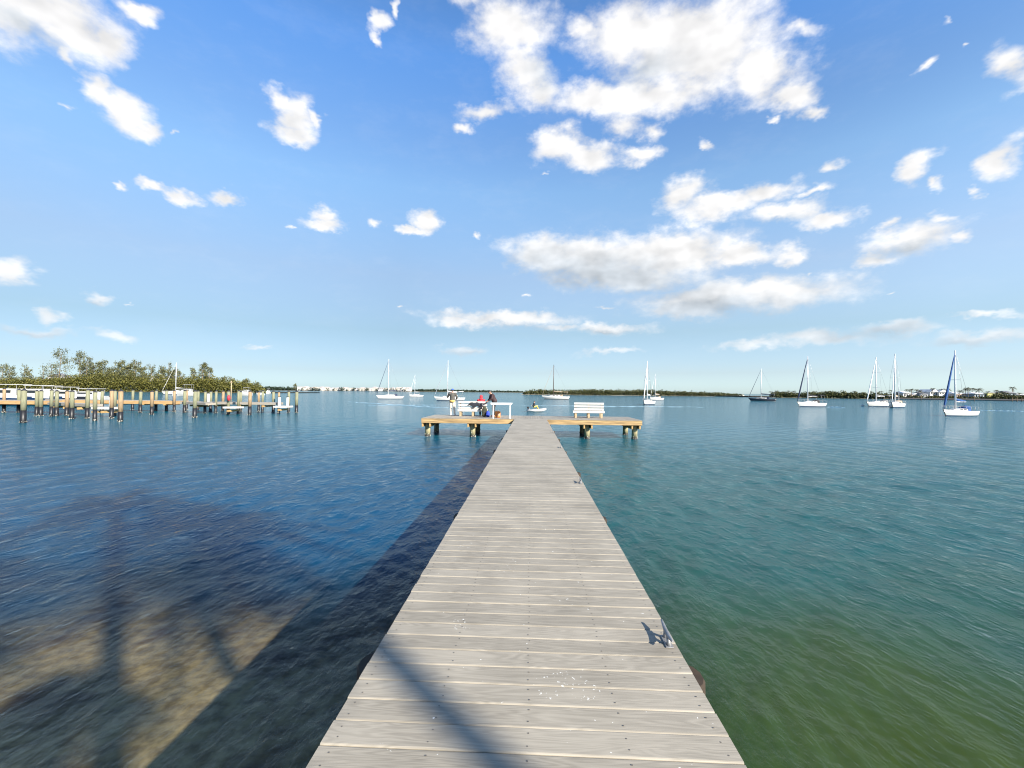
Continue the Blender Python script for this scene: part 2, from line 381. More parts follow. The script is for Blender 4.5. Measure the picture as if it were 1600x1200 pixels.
gl = mk(nt, 'ShaderNodeBsdfGlossy'); gl.inputs['Roughness'].default_value = .06
tr = mk(nt, 'ShaderNodeBsdfTransparent'); tr.inputs[0].default_value = (.90, .95, .94, 1)
ge = mk(nt, 'ShaderNodeNewGeometry')
def wnoise(sc, stretch, det, rot=0, typ='n'):
    mp = mk(nt, 'ShaderNodeMapping'); mp.inputs['Scale'].default_value = stretch; mp.inputs['Rotation'].default_value = (0, 0, rot)
    nt.links.new(ge.outputs['Position'], mp.inputs[0])
    n_ = mk(nt, 'ShaderNodeTexNoise'); n_.inputs['Scale'].default_value = sc; n_.inputs['Detail'].default_value = det; n_.inputs['Roughness'].default_value = .55
    nt.links.new(mp.outputs[0], n_.inputs['Vector']); return n_.outputs[0]
b1 = mk(nt, 'ShaderNodeBump'); b1.inputs['Distance'].default_value = .05; b1.inputs['Strength'].default_value = 1.0
nt.links.new(wnoise(6.5, (1, .5, 1), 5, R(-6)), b1.inputs['Height'])
b2 = mk(nt, 'ShaderNodeBump'); b2.inputs['Distance'].default_value = .35; b2.inputs['Strength'].default_value = .24
nt.links.new(wnoise(.55, (1, .45, 1), 3, R(8)), b2.inputs['Height']); nt.links.new(b1.outputs[0], b2.inputs['Normal'])
nt.links.new(b2.outputs[0], gl.inputs['Normal']); nt.links.new(b2.outputs[0], fr.inputs[0]); nt.links.new(ge.outputs['Incoming'], fr.inputs[1])
def wm_(op, a, b=None, c=None):
    n_ = mk(nt, 'ShaderNodeMath', operation=op)
    for i, q in enumerate((a, b, c)):
        if q is None: continue
        if isinstance(q, (int, float)): n_.inputs[i].default_value = q
        else: nt.links.new(q, n_.inputs[i])
    return n_.outputs[0]
# a rippled sea never turns quite edge-on to the eye, hence the floor on the cosine
# reflectance of water by Schlick's formula, the same from above and below
sch = wm_('MULTIPLY_ADD', wm_('POWER', wm_('SUBTRACT', 1.0, wm_('MULTIPLY_ADD', wm_('ABSOLUTE', fr.outputs['Value']), .94, .06)), 5.0), .98, .02)
nt.links.new(sch, mx.inputs[0])
# suspended silt: the water itself scatters light, more so away from the shallows
wsp = mk(nt, 'ShaderNodeSeparateXYZ'); nt.links.new(ge.outputs['Position'], wsp.inputs[0])
def wss(v, a, b):
    n_ = mk(nt, 'ShaderNodeMapRange', interpolation_type='SMOOTHSTEP'); nt.links.new(v, n_.inputs[0]); n_.inputs[1].default_value = a; n_.inputs[2].default_value = b; return n_.outputs[0]
def wmx(f, a, b):
    n_ = mk(nt, 'ShaderNodeMix', data_type='RGBA')
    for i, q in ((0, f), (6, a), (7, b)):
        if isinstance(q, tuple): n_.inputs[i].default_value = q+(1,)
        else: nt.links.new(q, n_.inputs[i])
    return n_.outputs[2]
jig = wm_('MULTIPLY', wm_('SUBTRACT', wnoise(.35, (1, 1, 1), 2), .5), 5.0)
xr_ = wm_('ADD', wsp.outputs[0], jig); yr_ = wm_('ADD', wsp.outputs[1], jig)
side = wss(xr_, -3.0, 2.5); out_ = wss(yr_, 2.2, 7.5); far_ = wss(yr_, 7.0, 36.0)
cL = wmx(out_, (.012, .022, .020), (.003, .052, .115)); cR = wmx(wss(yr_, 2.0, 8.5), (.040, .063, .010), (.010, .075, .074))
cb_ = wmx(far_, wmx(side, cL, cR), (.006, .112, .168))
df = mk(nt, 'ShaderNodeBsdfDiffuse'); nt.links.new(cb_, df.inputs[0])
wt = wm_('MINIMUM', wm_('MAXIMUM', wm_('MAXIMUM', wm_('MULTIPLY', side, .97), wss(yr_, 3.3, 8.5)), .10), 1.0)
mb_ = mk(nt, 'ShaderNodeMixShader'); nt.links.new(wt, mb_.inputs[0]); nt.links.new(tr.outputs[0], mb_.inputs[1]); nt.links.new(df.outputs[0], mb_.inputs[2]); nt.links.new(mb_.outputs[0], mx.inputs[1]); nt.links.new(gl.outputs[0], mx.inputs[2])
nt.links.new(mx.outputs[0], mo.inputs[0])
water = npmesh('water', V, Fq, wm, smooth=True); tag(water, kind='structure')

# sea bed
rb = np.concatenate([[.01], np.geomspace(.5, 120, 160), np.geomspace(140, 30000, 14)])
ab = np.linspace(0, 2*PI, 200, endpoint=False)
X, Y = polar(rb, ab)
Dp = .75+.075*np.clip(Y, 0, 40)+.04*np.clip(X, 0, 20)
Dp = Dp*1.0+.05*np.sin(X*1.1+np.sin(Y*.8))*np.cos(Y*.9+X*.3)
Dp = np.clip(Dp, .5, 4.2)
V = np.stack([X, Y, -Dp], -1).reshape(-1, 3); nr, na = X.shape
ii, jj = np.meshgrid(np.arange(nr-1), np.arange(na), indexing='ij'); j2 = (jj+1) % na
Fq = np.stack([ii*na+jj, ii*na+j2, (ii+1)*na+j2, (ii+1)*na+jj], -1).reshape(-1, 4)
bm_, nt, pb = nt_new('sea_bed')
ge = mk(nt, 'ShaderNodeNewGeometry'); sp = mk(nt, 'ShaderNodeSeparateXYZ'); nt.links.new(ge.outputs['Position'], sp.inputs[0])
def bmr(v, a, b):
    n_ = mk(nt, 'ShaderNodeMapRange', interpolation_type='SMOOTHSTEP'); nt.links.new(v, n_.inputs[0]); n_.inputs[1].default_value = a; n_.inputs[2].default_value = b; return n_.outputs[0]
def bmix(f, a, b):
    n_ = mk(nt, 'ShaderNodeMix', data_type='RGBA')
    for i, q in ((0, f), (6, a), (7, b)):
        if isinstance(q, (int, float)): n_.inputs[i].default_value = q
        elif isinstance(q, tuple): n_.inputs[i].default_value = q+(1,)
        else: nt.links.new(q, n_.inputs[i])
    return n_.outputs[2]
def bno(sc, det=4, st=(1, 1, 1), rough=.6):
    mp = mk(nt, 'ShaderNodeMapping'); mp.inputs['Scale'].default_value = st; nt.links.new(ge.outputs['Position'], mp.inputs[0])
    n_ = mk(nt, 'ShaderNodeTexNoise'); n_.inputs['Scale'].default_value = sc; n_.inputs['Detail'].default_value = det; n_.inputs['Roughness'].default_value = rough
    nt.links.new(mp.outputs[0], n_.inputs['Vector']); return n_.outputs[0]
sand = bmix(bmr(bno(5.5, 5), .3, .7), (.22, .15, .07), (.47, .34, .165))
sand = bmix(bmr(bno(.7, 3), .48, .66), sand, (.14, .085, .045))
green = bmix(bmr(bno(.5, 3), .3, .7), (.045, .055, .010), (.070, .078, .014))
near = bmix(bmr(sp.outputs[0], -1.5, .8), sand, green)
deepL = (.008, .035, .085); deepR = (.024, .075, .065)
deep = bmix(bmr(sp.outputs[0], -6, 3), deepL, deepR)
deep2 = bmix(bmr(sp.outputs[1], 18, 60), deep, (.012, .11, .15))
col = bmix(bmr(sp.outputs[1], 3.5, 13), near, deep2)
nt.links.new(col, pb.inputs['Base Color']); pb.inputs['Roughness'].default_value = .95
try: pb.inputs['Specular IOR Level'].default_value = 0
except Exception: pass
bed = npmesh('sea_bed', V, Fq, bm_, smooth=True); tag(bed, kind='structure')

# ------------------------------------------------------------------ materials in use
M_wood_side = pm('weathered_timber', (.42, .27, .11), .8, .35, 5, stretch=(1, 1, 4), bump=.4)
M_gold = pm('golden_timber', (.36, .24, .11), .75, .5, 3, stretch=(.4, 1, 6), bump=.3)
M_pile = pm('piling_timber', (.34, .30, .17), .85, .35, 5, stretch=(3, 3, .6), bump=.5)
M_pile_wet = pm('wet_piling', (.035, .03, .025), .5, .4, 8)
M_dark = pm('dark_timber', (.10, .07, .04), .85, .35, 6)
M_barn = pm('barnacles', (.42, .40, .33), .9, .5, 30, bump=.8)
M_metal = pm('galvanised_metal', (.30, .30, .30), .55, .25, 20, metal=.6)
M_white = pm('white_paint', (.68, .68, .65), .45, .05, 4)
M_bench = pm('white_plastic_lumber', (.60, .58, .54), .6, .08, 8, stretch=(1, 6, 6))
M_tanleg = pm('tan_timber', (.40, .31, .19), .8, .25, 6)

def deck_mat(name, pitch, axis, c1, c2):
    m, nt, b = nt_new(name)
    tc = mk(nt, 'ShaderNodeTexCoord'); s = mk(nt, 'ShaderNodeSeparateXYZ'); nt.links.new(tc.outputs['Object'], s.inputs[0])
    A, B = (s.outputs[0], s.outputs[1]) if axis == 'x' else (s.outputs[1], s.outputs[0])
    def M_(op, a, b_=None, c_=None):
        n_ = mk(nt, 'ShaderNodeMath', operation=op)
        for i, q in enumerate((a, b_, c_)):
            if q is None: continue
            if isinstance(q, (int, float)): n_.inputs[i].default_value = q
            else: nt.links.new(q, n_.inputs[i])
        return n_.outputs[0]
    idx = M_('FLOOR', M_('DIVIDE', B, pitch)); wnz = mk(nt, 'ShaderNodeTexWhiteNoise', noise_dimensions='1D'); nt.links.new(idx, wnz.inputs['W'])
    rnd = wnz.outputs['Value']
    cv = mk(nt, 'ShaderNodeCombineXYZ'); nt.links.new(M_('MULTIPLY_ADD', rnd, 37, M_('MULTIPLY', A, 1.15)), cv.inputs[0])
    nt.links.new(M_('MULTIPLY_ADD', rnd, 11, M_('MULTIPLY', B, 13.0)), cv.inputs[1])
    n1 = mk(nt, 'ShaderNodeTexNoise'); n1.inputs['Scale'].default_value = 1.0; n1.inputs['Detail'].default_value = 2.5; n1.inputs['Roughness'].default_value = .45; n1.inputs['Distortion'].default_value = .6
    nt.links.new(cv.outputs[0], n1.inputs['Vector'])
    rings = M_('SINE', M_('MULTIPLY', n1.outputs[0], 75.0))
    cv2 = mk(nt, 'ShaderNodeCombineXYZ'); nt.links.new(M_('MULTIPLY', A, 6), cv2.inputs[0]); nt.links.new(M_('MULTIPLY', B, 160), cv2.inputs[1])
    n2 = mk(nt, 'ShaderNodeTexNoise'); n2.inputs['Scale'].default_value = 1; n2.inputs['Detail'].default_value = 4; nt.links.new(cv2.outputs[0], n2.inputs['Vector'])
    g = M_('ADD', M_('MULTIPLY_ADD', rings, .13, .42), M_('MULTIPLY', n2.outputs[0], .5))
    n5 = mk(nt, 'ShaderNodeTexNoise'); n5.inputs['Scale'].default_value = 2.2; n5.inputs['Detail'].default_value = 3; nt.links.new(tc.outputs['Object'], n5.inputs['Vector'])
    g = M_('ADD', g, M_('MULTIPLY_ADD', n5.outputs[0], .8, -.4)); g = M_('ADD', g, M_('MULTIPLY_ADD', rnd, .22, -.11))
    cr = mk(nt, 'ShaderNodeValToRGB'); cr.color_ramp.elements[0].position = .28; cr.color_ramp.elements[1].position = .95
    cr.color_ramp.elements[0].color = c1+(1,); cr.color_ramp.elements[1].color = c2+(1,)
    nt.links.new(g, cr.inputs[0])
    # bird-dropping flecks
    n3 = mk(nt, 'ShaderNodeTexNoise'); n3.inputs['Scale'].default_value = 1.9; n3.inputs['Detail'].default_value = 1; nt.links.new(tc.outputs['Object'], n3.inputs['Vector'])
    n4 = mk(nt, 'ShaderNodeTexNoise'); n4.inputs['Scale'].default_value = 55; n4.inputs['Detail'].default_value = 3; nt.links.new(tc.outputs['Object'], n4.inputs['Vector'])
    fl = M_('MULTIPLY', M_('GREATER_THAN', n3.outputs[0], .72), M_('GREATER_THAN', n4.outputs[0], .66))
    n6 = mk(nt, 'ShaderNodeTexNoise'); n6.inputs['Scale'].default_value = 34; n6.inputs['Detail'].default_value = 1; nt.links.new(tc.outputs['Object'], n6.inputs['Vector'])
    fl = M_('MAXIMUM', fl, M_('GREATER_THAN', n6.outputs[0], .80))
    mxn = mk(nt, 'ShaderNodeMix', data_type='RGBA'); nt.links.new(M_('MULTIPLY', fl, .75), mxn.inputs[0]); nt.links.new(cr.outputs[0], mxn.inputs[6]); mxn.inputs[7].default_value = (.75, .74, .68, 1)
    nt.links.new(mxn.outputs[2], b.inputs['Base Color']); b.inputs['Roughness'].default_value = .62
    bp = mk(nt, 'ShaderNodeBump'); bp.inputs['Strength'].default_value = .25; bp.inputs['Distance'].default_value = .003
    nt.links.new(n2.outputs[0], bp.inputs['Height']); nt.links.new(bp.outputs[0], b.inputs['Normal'])
    return m
PITCH = .146
M_deck = deck_mat('composite_deck', PITCH, 'x', (.205, .181, .141), (.362, .323, .256))
M_deckT = deck_mat('composite_deck_platform', PITCH, 'y', (.205, .181, .141), (.362, .323, .256))

# ------------------------------------------------------------------ the pier
DZ = 1.10; HW = .915; YE = 24.75; TD = 3.6; TW = 6.3
pier = empty('fishing_pier', (0, 0, 0), 0, 'long pale grey plank pier running straight out to a T-shaped end platform', 'pier')
def plank(mb, x0, x1, y0, y1, z, t=.025, b=.006, axis='x'):
    # chamfered plank: long edges bevelled
    if axis == 'x':
        prof = [(y0, z-t), (y0, z-b), (y0+b*.4, z-b*.35), (y0+b*1.2, z), (y1-b*1.2, z), (y1-b*.4, z-b*.35), (y1, z-b), (y1, z-t)]
        A = [(x0, p, q) for p, q in prof]; B = [(x1, p, q) for p, q in prof]
        n = 8; fs = [(k, n+k, n+(k+1) % n, (k+1) % n) for k in range(n)]+[tuple(range(n))[::1], tuple(range(n, 2*n))[::-1]]
    else:
        prof = [(x0, z-t), (x0, z-b), (x0+b*.4, z-b*.35), (x0+b*1.2, z), (x1-b*1.2, z), (x1-b*.4, z-b*.35), (x1, z-b), (x1, z-t)]
        A = [(p, y0, q) for p, q in prof]; B = [(p, y1, q) for p, q in prof]
        n = 8; fs = [(k, (k+1) % n, n+(k+1) % n, n+k) for k in range(n)]+[tuple(range(n))[::-1], tuple(range(n, 2*n))]
    mb.add(A+B, fs)
mb = MB(); y = -6*PITCH*4; k = 0
while y < YE-.01:
    y1 = min(y+PITCH-.0045, YE-.004); j = random.uniform(-.004, .004)
    plank(mb, -HW+j, HW+j*.5, y, y1, DZ+random.uniform(-.0012, .0012), b=.0055)
    if y < 9:
        mb.cur = 1
        for xs in (-.86, -.44, .0, .44, .86):
            for yo in (.035, .105):
                c = Vector((xs+random.uniform(-.006, .006), y+yo+random.uniform(-.006, .006), DZ+.0022)); rr = .0042
                mb.add([c+Vector((rr*math.cos(w*PI/3), rr*math.sin(w*PI/3), 0)) for w in range(6)], [tuple(range(6))])
        mb.cur = 0
    y += PITCH
M_screw = pm('screw_head', (.16, .14, .12), .5, .2, 50, metal=.4)
mb.build('walkway_deck', [M_deck, M_screw], pier)
mb = MB(); x = -TW
while x < TW-.01:
    x1 = min(x+PITCH-.006, TW)
    plank(mb, x, x1, YE+random.uniform(0, .006)-.012, YE+TD, DZ+random.uniform(-.0012, .0012), b=.009, axis='y'); x += PITCH
mb.build('platform_deck', M_deckT, pier)
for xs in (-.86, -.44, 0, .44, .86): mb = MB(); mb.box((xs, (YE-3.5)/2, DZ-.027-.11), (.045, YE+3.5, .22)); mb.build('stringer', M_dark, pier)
def fascia(c, d, bev=.004): mb = MB(); mb.bbox(c, d, bev); mb.build('fascia', M_gold, pier)
for y0 in (YE+.03, YE+TD-.03):
    for sg in (-1, 1): fascia((sg*(TW+HW)/2, y0, DZ-.027-.13), (TW-HW, .05, .26))
fascia((0, YE+.055, DZ-.16), (2*HW-.01, .05, .26)); fascia((0, YE+TD-.03, DZ-.158), (2*HW-.01, .046, .25))
for xs in (-1, 1): fascia((xs*(TW-.027), YE+TD/2, DZ-.158), (.05, TD-.12, .26))
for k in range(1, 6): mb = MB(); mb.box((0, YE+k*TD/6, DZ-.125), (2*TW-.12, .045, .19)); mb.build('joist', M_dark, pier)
def piling(x, y, top, r, mats=(M_pile, M_pile_wet, M_barn), parent=None, wet=.25, name='piling', barn=True, bot=-2.5):
    mb = MB(); lx, ly = random.uniform(-.02, .02), random.uniform(-.02, .02); n = 14
    zs = [bot, -.05, wet]; 
    mb.cur = 1; mb.tube([(x, y, bot), (x, y, -.02), (x+lx*.2, y+ly*.2, wet)], [r*1.05, r*1.04, r*1.02], n, cap=False)
    mb.cur = 0; mb.tube([(x+lx*.2, y+ly*.2, wet), (x+lx*.6, y+ly*.6, (wet+top)/2), (x+lx, y+ly, top-.02), (x+lx, y+ly, top)], [r*1.01, r, r*.97, r*.9], n)
    if barn:
        mb.cur = 2
        for i in range(26):
            w = random.uniform(0, 2*PI); h = random.gauss(.02, .09); q = random.uniform(.012, .035)
            mb.ell((x+r*1.03*math.cos(w), y+r*1.03*math.sin(w), h), (q, q, q), 5, 4)
    return mb.build(name, list(mats), parent)
for yk in [2.88+3.5*i for i in range(-1, 7)]:
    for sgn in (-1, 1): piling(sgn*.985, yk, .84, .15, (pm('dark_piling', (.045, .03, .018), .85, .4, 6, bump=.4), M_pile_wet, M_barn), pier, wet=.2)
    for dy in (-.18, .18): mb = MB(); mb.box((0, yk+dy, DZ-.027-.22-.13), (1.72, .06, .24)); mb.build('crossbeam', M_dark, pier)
for xp in (-6.03, -3.38, 3.27, 5.97):
    for yp in (YE+.45, YE+2.85): piling(xp, yp, DZ-.29, .16, parent=pier, wet=.12)
    for dx in (-.215, .215): mb = MB(); mb.bbox((xp+dx, YE+TD/2-.0, DZ-.027-.262-.11), (.085, TD-.10, .215), .005); mb.build('crossbeam', M_wood_side, pier)

# cleats
def cleat_mesh():
    mb = MB(); 
    for s in (-1, 1):
        mb.tube([(0, s*.055, 0), (0, s*.045, .03), (0, s*.035, .062)], [.020, .014, .016], 10)
    mb.bbox((0, 0, .004), (.055, .16, .008), .002)
    mb.tube([(0, -.15, .086), (0, -.10, .075), (0, -.04, .066), (0, .04, .066), (0, .10, .075), (0, .15, .086)], [.007, .012, .016, .016, .012, .007], 10)
    return mb
cl_lab = ['metal dock cleat nearest the camera on the right edge of the pier', 'second nearest dock cleat along the right pier edge',
          'third nearest dock cleat along the right pier edge', 'fourth dock cleat along the right pier edge', 'farthest dock cleat on the right edge, near the end platform']
c0 = None
for i, yc in enumerate((2.78, 7.5, 12.2, 16.9, 21.6)):
    if c0 is None: c0 = cleat_mesh().build('dock_cleat', M_metal, None, (.865, yc, DZ+.001), R(-2)); o = c0
    else: o = c0.copy(); COL.objects.link(o); o.location = (.865, yc, DZ+.001)
    o.scale = (.85,)*3
    tag(o, cl_lab[i], 'cleat', 'cleats along the right pier edge')

# benches (seen from behind, facing the bay)
def bench():
    t = empty('bench', (0, 0, 0))
    def slat(nm, z0, z1, y, w=1.8, th=.04, tilt=0.0):
        m = MB(); m.bbox((0, 0, 0), (w, th, z1-z0), .005); o = m.build(nm, M_bench, t); o.location = (0, y, (z0+z1)/2); o.rotation_euler.x = tilt; return o
    for z0, z1, yy in ((.47, .585, .03), (.645, .76, .0), (.82, .935, -.03)): slat('backrest_slat', z0, z1, yy, tilt=R(9))
    slat('apron', .30, .42, .02, 1.9, .045)
    m = MB()
    for k in range(4): m.bbox((0, .12+k*.125, .435), (1.86, .115, .035), .004)
    m.build('seat', M_bench, t)
    for xx in (-.78, 0, .78):
        m = MB(); m.bbox((xx, .085, .205), (.13, .085, .41), .004); m.build('leg', M_tanleg, t)
        m = MB(); m.bbox((xx, .47, .205), (.13, .085, .41), .004); m.build('leg', M_tanleg, t)
        m = MB(); m.box((xx, .075, .68), (.085, .045, .5), rx=R(9)); m.build('back_support', M_tanleg, t)
    return t
b1_ = bench(); p = at(738.5, 650.5, DZ); b1_.location = (p.x, p.y, DZ)
tag(b1_, 'white slatted bench beside the fishing people, dark jacket over its back', 'bench', 'white slatted benches on the end platform')
b2_ = copy_tree(b1_); p = at(920, 653.2, DZ); b2_.location = (p.x, p.y, DZ)
tag(b2_, 'empty white slatted bench on the right arm of the end platform', 'bench', 'white slatted benches on the end platform')
BX, BY = b1_.location.x, b1_.location.y

# white rail
yR = YE+.28; xa = zat(766.5, 631, yR).x; xb = zat(800.5, 631, yR).x
t = empty('white_rail', ((xa+xb)/2, yR, DZ), 0, 'white top rail on two posts at the front edge of the platform left arm', 'railing')
w = xb-xa
m = MB(); m.bbox((0, 0, .885), (w, .30, .06), .006); m.build('top_board', M_white, t)
m = MB(); m.bbox((0, -.10, .825), (w-.04, .04, .06), .004); m.build('side_board', M_white, t)
for xx in (-w/2+.17, w/2-.12):
    m = MB(); m.bbox((xx, -.05, .40), (.075, .075, .80), .004); m.build('post', M_white, t)

# ------------------------------------------------------------------ people
def remeshed(mb, name, mat, parent, vox=.012, smooth=4):
    o = mb.build(name, mat, parent)
    r = o.modifiers.new('Remesh', 'REMESH'); r.mode = 'VOXEL'; r.voxel_size = vox; r.use_smooth_shade = True
    s = o.modifiers.new('Smooth', 'SMOOTH'); s.iterations = smooth; s.factor = .5
    return o
def cap(mb, a, b, ra, rb_, n=12):
    a = Vector(a); b = Vector(b); mb.tube([a, (a+b)/2, b], [ra, (ra+rb_)/2, rb_], n); mb.ell(a, (ra,)*3, n, 8); mb.ell(b, (rb_,)*3, n, 8)
SKIN = pm('skin', (.50, .29, .20), .55, .08, 12)
def hand(mb, wr_, el_, curl=.5, side=1):
    wr_ = Vector(wr_); d = (wr_-Vector(el_)).normalized(); s = d.cross(Vector((0, 1, 0.2))).normalized(); n = s.cross(d)
    mb.ell(wr_+d*.05, (.042, .042, .05), 10, 6)
    for k in range(4):
        b = wr_+d*.085+s*(.027-.018*k); ln = (.062, .072, .068, .052)[k]
        q1 = b+(d*.8+n*curl*.4)*ln*.55; q2 = q1+(d*(1-curl)+n*curl)*ln*.5
        mb.tube([b-d*.02, b, q1, q2], [.010, .0095, .0088, .0075], 6)
    b = wr_+d*.03+s*.04*side; mb.tube([b-s*.02*side, b+(s*side+d)*.025, b+(s*side*.6+d*1.3)*.045], [.013, .011, .009], 6)
def person(name_lab, J, parts, loc, rz=0, extra=None, group='people on the end platform'):
    """J: joint dict in metres, local frame (faces +Y)"""
    t = empty('person', loc, rz, name_lab, 'person', group)
    V_ = {k: Vector(v) for k, v in J.items()}
    m = MB()
    hd = V_['head']; nk = V_['neck']; up = (hd-nk).normalized(); fw = V_['face'].normalized(); sd = fw.cross(up).normalized()
    M3 = Matrix((sd, fw, up)).transposed()
    m.ell(hd, (.074, .092, .112), 16, 12, M3); m.ell(hd-up*.055+fw*.025, (.052, .062, .06), 12, 8, M3)
    m.tube([hd+fw*.085+up*.02, hd+fw*.108-up*.02, hd+fw*.09-up*.03], [.008, .014, .010], 6)
    for s in (-1, 1): m.ell(hd+sd*.076*s-fw*.005, (.012, .022, .032), 8, 6, M3); 
    m.ell(hd+fw*.082-up*.058, (.022, .012, .009), 8, 6, M3)
    cap(m, hd-up*.06, nk, .055, .06)
    ch = V_['chest']; pv_ = V_['pelvis']
    cap(m, ch, (ch+pv_)/2, .12, .115); cap(m, (ch+pv_)/2, pv_, .115, .125)
    cap(m, V_['shL'], V_['shR'], .065, .065); cap(m, nk, ch, .06, .12)
    for s in 'LR':
        cap(m, V_['sh'+s], V_['el'+s], .05, .04); cap(m, V_['el'+s], V_['wr'+s], .04, .027); hand(m, V_['wr'+s], V_['el'+s], .5, 1 if s == 'L' else -1)
        cap(m, V_['hip'+s], V_['kn'+s], .085, .055); cap(m, V_['kn'+s], V_['an'+s], .052, .036)
        cap(m, V_['an'+s]-Vector((0, 0, .03)), V_['to'+s], .038, .03)
    remeshed(m, 'body', SKIN, t, .007, 2)
    if 'jacket' in parts:
        m = MB(); e = .022
        cap(m, ch, (ch+pv_)/2, .145+e, .14+e); cap(m, (ch+pv_)/2, pv_+Vector((0, 0, .04)), .14+e, .15+e)
        for s in 'LR':
            cap(m, V_['sh'+s], ch+(V_['sh'+s]-ch)*.3, .078, .13)
            cap(m, V_['sh'+s], V_['el'+s], .076, .060); cap(m, V_['el'+s], V_['el'+s].lerp(V_['wr'+s], .93), .060, .047)
        cap(m, nk-up*.04, ch, .075, .13)
        remeshed(m, 'jacket', parts['jacket'], t, .014, 5)
    if 'hem' in parts:
        m = MB(); a = pv_+Vector((0, 0, .02)); m.tube([a-Vector((0, 0, .11)), a-Vector((0, 0, .0)), a+Vector((0, 0, .02))], [.178, .184, .17], 20); m.build('shirt_hem', parts['hem'], t)
    m = MB(); cap(m, pv_+Vector((0, 0, .06)), pv_-Vector((0, 0, .02)), .135, .145)
    for s in 'LR':
        cap(m, V_['hip'+s], V_['kn'+s], .105, .078); cap(m, V_['kn'+s], V_['an'+s]+Vector((0, 0, .015)), .076, .062)
    remeshed(m, 'trousers', parts['trousers'], t, .014, 4)
    for s in 'LR':
        m = MB(); a = V_['an'+s]; to = V_['to'+s]; cap(m, Vector((a.x, a.y, to.z+.01))-(to-a).normalized()*.03, to, .05, .042); cap(m, a, Vector((a.x, a.y, to.z)), .045, .05)
        remeshed(m, 'shoe', parts['shoe'], t, .012, 3)
    m = MB()
    if 'hood' in parts:
        m.ell(hd+up*.01-fw*.02, (.105, .12, .135), 16, 10, M3); m.ell(nk+up*.01-fw*.02, (.12, .11, .08), 14, 8, M3); remeshed(m, 'hood', parts['hood'], t, .014, 3)
    elif 'cap' in parts:
        m.ell(hd+up*.045, (.086, .104, .078), 16, 10, M3); m.bbox(hd+up*.045+fw*.12, (.12, .10, .012), .004, rz); m.build('cap', parts['cap'], t)
        m = MB(); m.ell(hd-fw*.02+up*.0, (.081, .09, .085), 14, 10, M3); m.build('hair', parts['hair'], t)
    else:
        m.ell(hd+up*.03-fw*.015, (.084, .096, .10), 16, 10, M3); m.ell(hd-fw*.03-up*.02, (.078, .075, .085), 14, 8, M3); m.build('hair', parts['hair'], t)
    for s in (-1, 1):
        m = MB(); m.ell(hd+fw*.086+sd*.03*s+up*.012, (.012, .006, .007), 8, 6, M3); m.build('eye', pm('eye_dark', (.04, .03, .03), .3, .1, 10), t)
    return t
HAIR = pm('dark_hair', (.03, .022, .018), .6, .3, 40)
# standing man at left, back to camera, hand raised to face
p = at(706.5, 649.3, DZ)
J1 = dict(head=(0, .03, 1.60), face=(-.35, .9, -.1), neck=(0, 0, 1.46), chest=(0, 0, 1.28), pelvis=(0, 0, .95), shL=(-.19, 0, 1.40), shR=(.19, 0, 1.40),
          elL=(-.33, .12, 1.17), wrL=(-.22, .26, 1.42), elR=(.29, .08, 1.13), wrR=(.20, .27, 1.05), hipL=(-.09, 0, .90), hipR=(.09, 0, .90), knL=(-.09, .03, .49), knR=(.13, .0, .49),
          anL=(-.08, -.02, .09), anR=(.16, -.02, .09), toL=(-.09, .14, .045), toR=(.19, .13, .045))
person('person in grey jacket and blue cap standing with back to us, left of the bench', J1,
       dict(jacket=pm('charcoal_jacket', (.085, .08, .07), .8, .25, 14), hem=pm('yellow_hem', (.62, .40, .12), .8, .15, 10), trousers=pm('pale_trousers', (.62, .57, .48), .85, .1, 8),
            shoe=pm('white_shoes', (.7, .68, .65), .6, .1, 10), cap=pm('blue_cap', (.03, .10, .42), .7, .1, 10), hair=HAIR), (p.x, p.y, DZ))
# seated person in red hood on the bench, facing the bay
J2 = dict(head=(0, .02, 1.19), face=(0, .9, -.35), neck=(0, -.02, 1.06), chest=(0, -.03, .90), pelvis=(0, -.02, .58), shL=(-.18, -.01, 1.0), shR=(.18, -.01, 1.0),
          elL=(-.26, .14, .78), wrL=(-.10, .32, .72), elR=(.26, .14, .78), wrR=(.10, .32, .72), hipL=(-.09, .04, .545), hipR=(.09, .04, .545), knL=(-.11, .44, .55), knR=(.11, .44, .55),
          anL=(-.11, .50, .10), anR=(.11, .50, .10), toL=(-.12, .64, .045), toR=(.12, .64, .045))
xr = zat(751, 625, BY).x
person('person in red hooded top sitting on the left bench, facing the bay', J2,
       dict(jacket=pm('red_hoodie', (.50, .035, .05), .85, .15, 12), trousers=pm('navy_trousers', (.03, .04, .07), .85, .2, 10), shoe=pm('dark_shoes', (.03, .03, .03), .6, .2, 10),
            hood=MATS['red_hoodie'], hair=HAIR), (xr, BY+.26, DZ))
# bending man at the right end of the bench, turned to our left, looking down
p = at(768, 651.0, DZ)
J3 = dict(head=(0, .27, 1.52), face=(0, .75, -.65), neck=(0, .17, 1.42), chest=(0, .10, 1.26), pelvis=(0, -.05, .93), shL=(-.18, .14, 1.36), shR=(.18, .14, 1.36),
          elL=(-.24, .22, 1.10), wrL=(-.14, .40, .98), elR=(.24, .20, 1.09), wrR=(.12, .38, .94), hipL=(-.09, -.04, .89), hipR=(.09, -.04, .89), knL=(-.10, .04, .48), knR=(.11, .0, .48),
          anL=(-.11, -.03, .09), anR=(.12, -.07, .09), toL=(-.13, .12, .045), toR=(.14, .09, .045))
person('person in black jacket and trousers bending forward at the right end of the left bench', J3,
       dict(jacket=pm('black_maroon_jacket', (.045, .022, .024), .75, .4, 9), trousers=pm('black_trousers', (.015, .015, .018), .85, .2, 10), shoe=pm('pinkish_shoes', (.45, .30, .27), .7, .2, 12), hair=HAIR),
       (p.x+.12, p.y+.1, DZ), R(115))
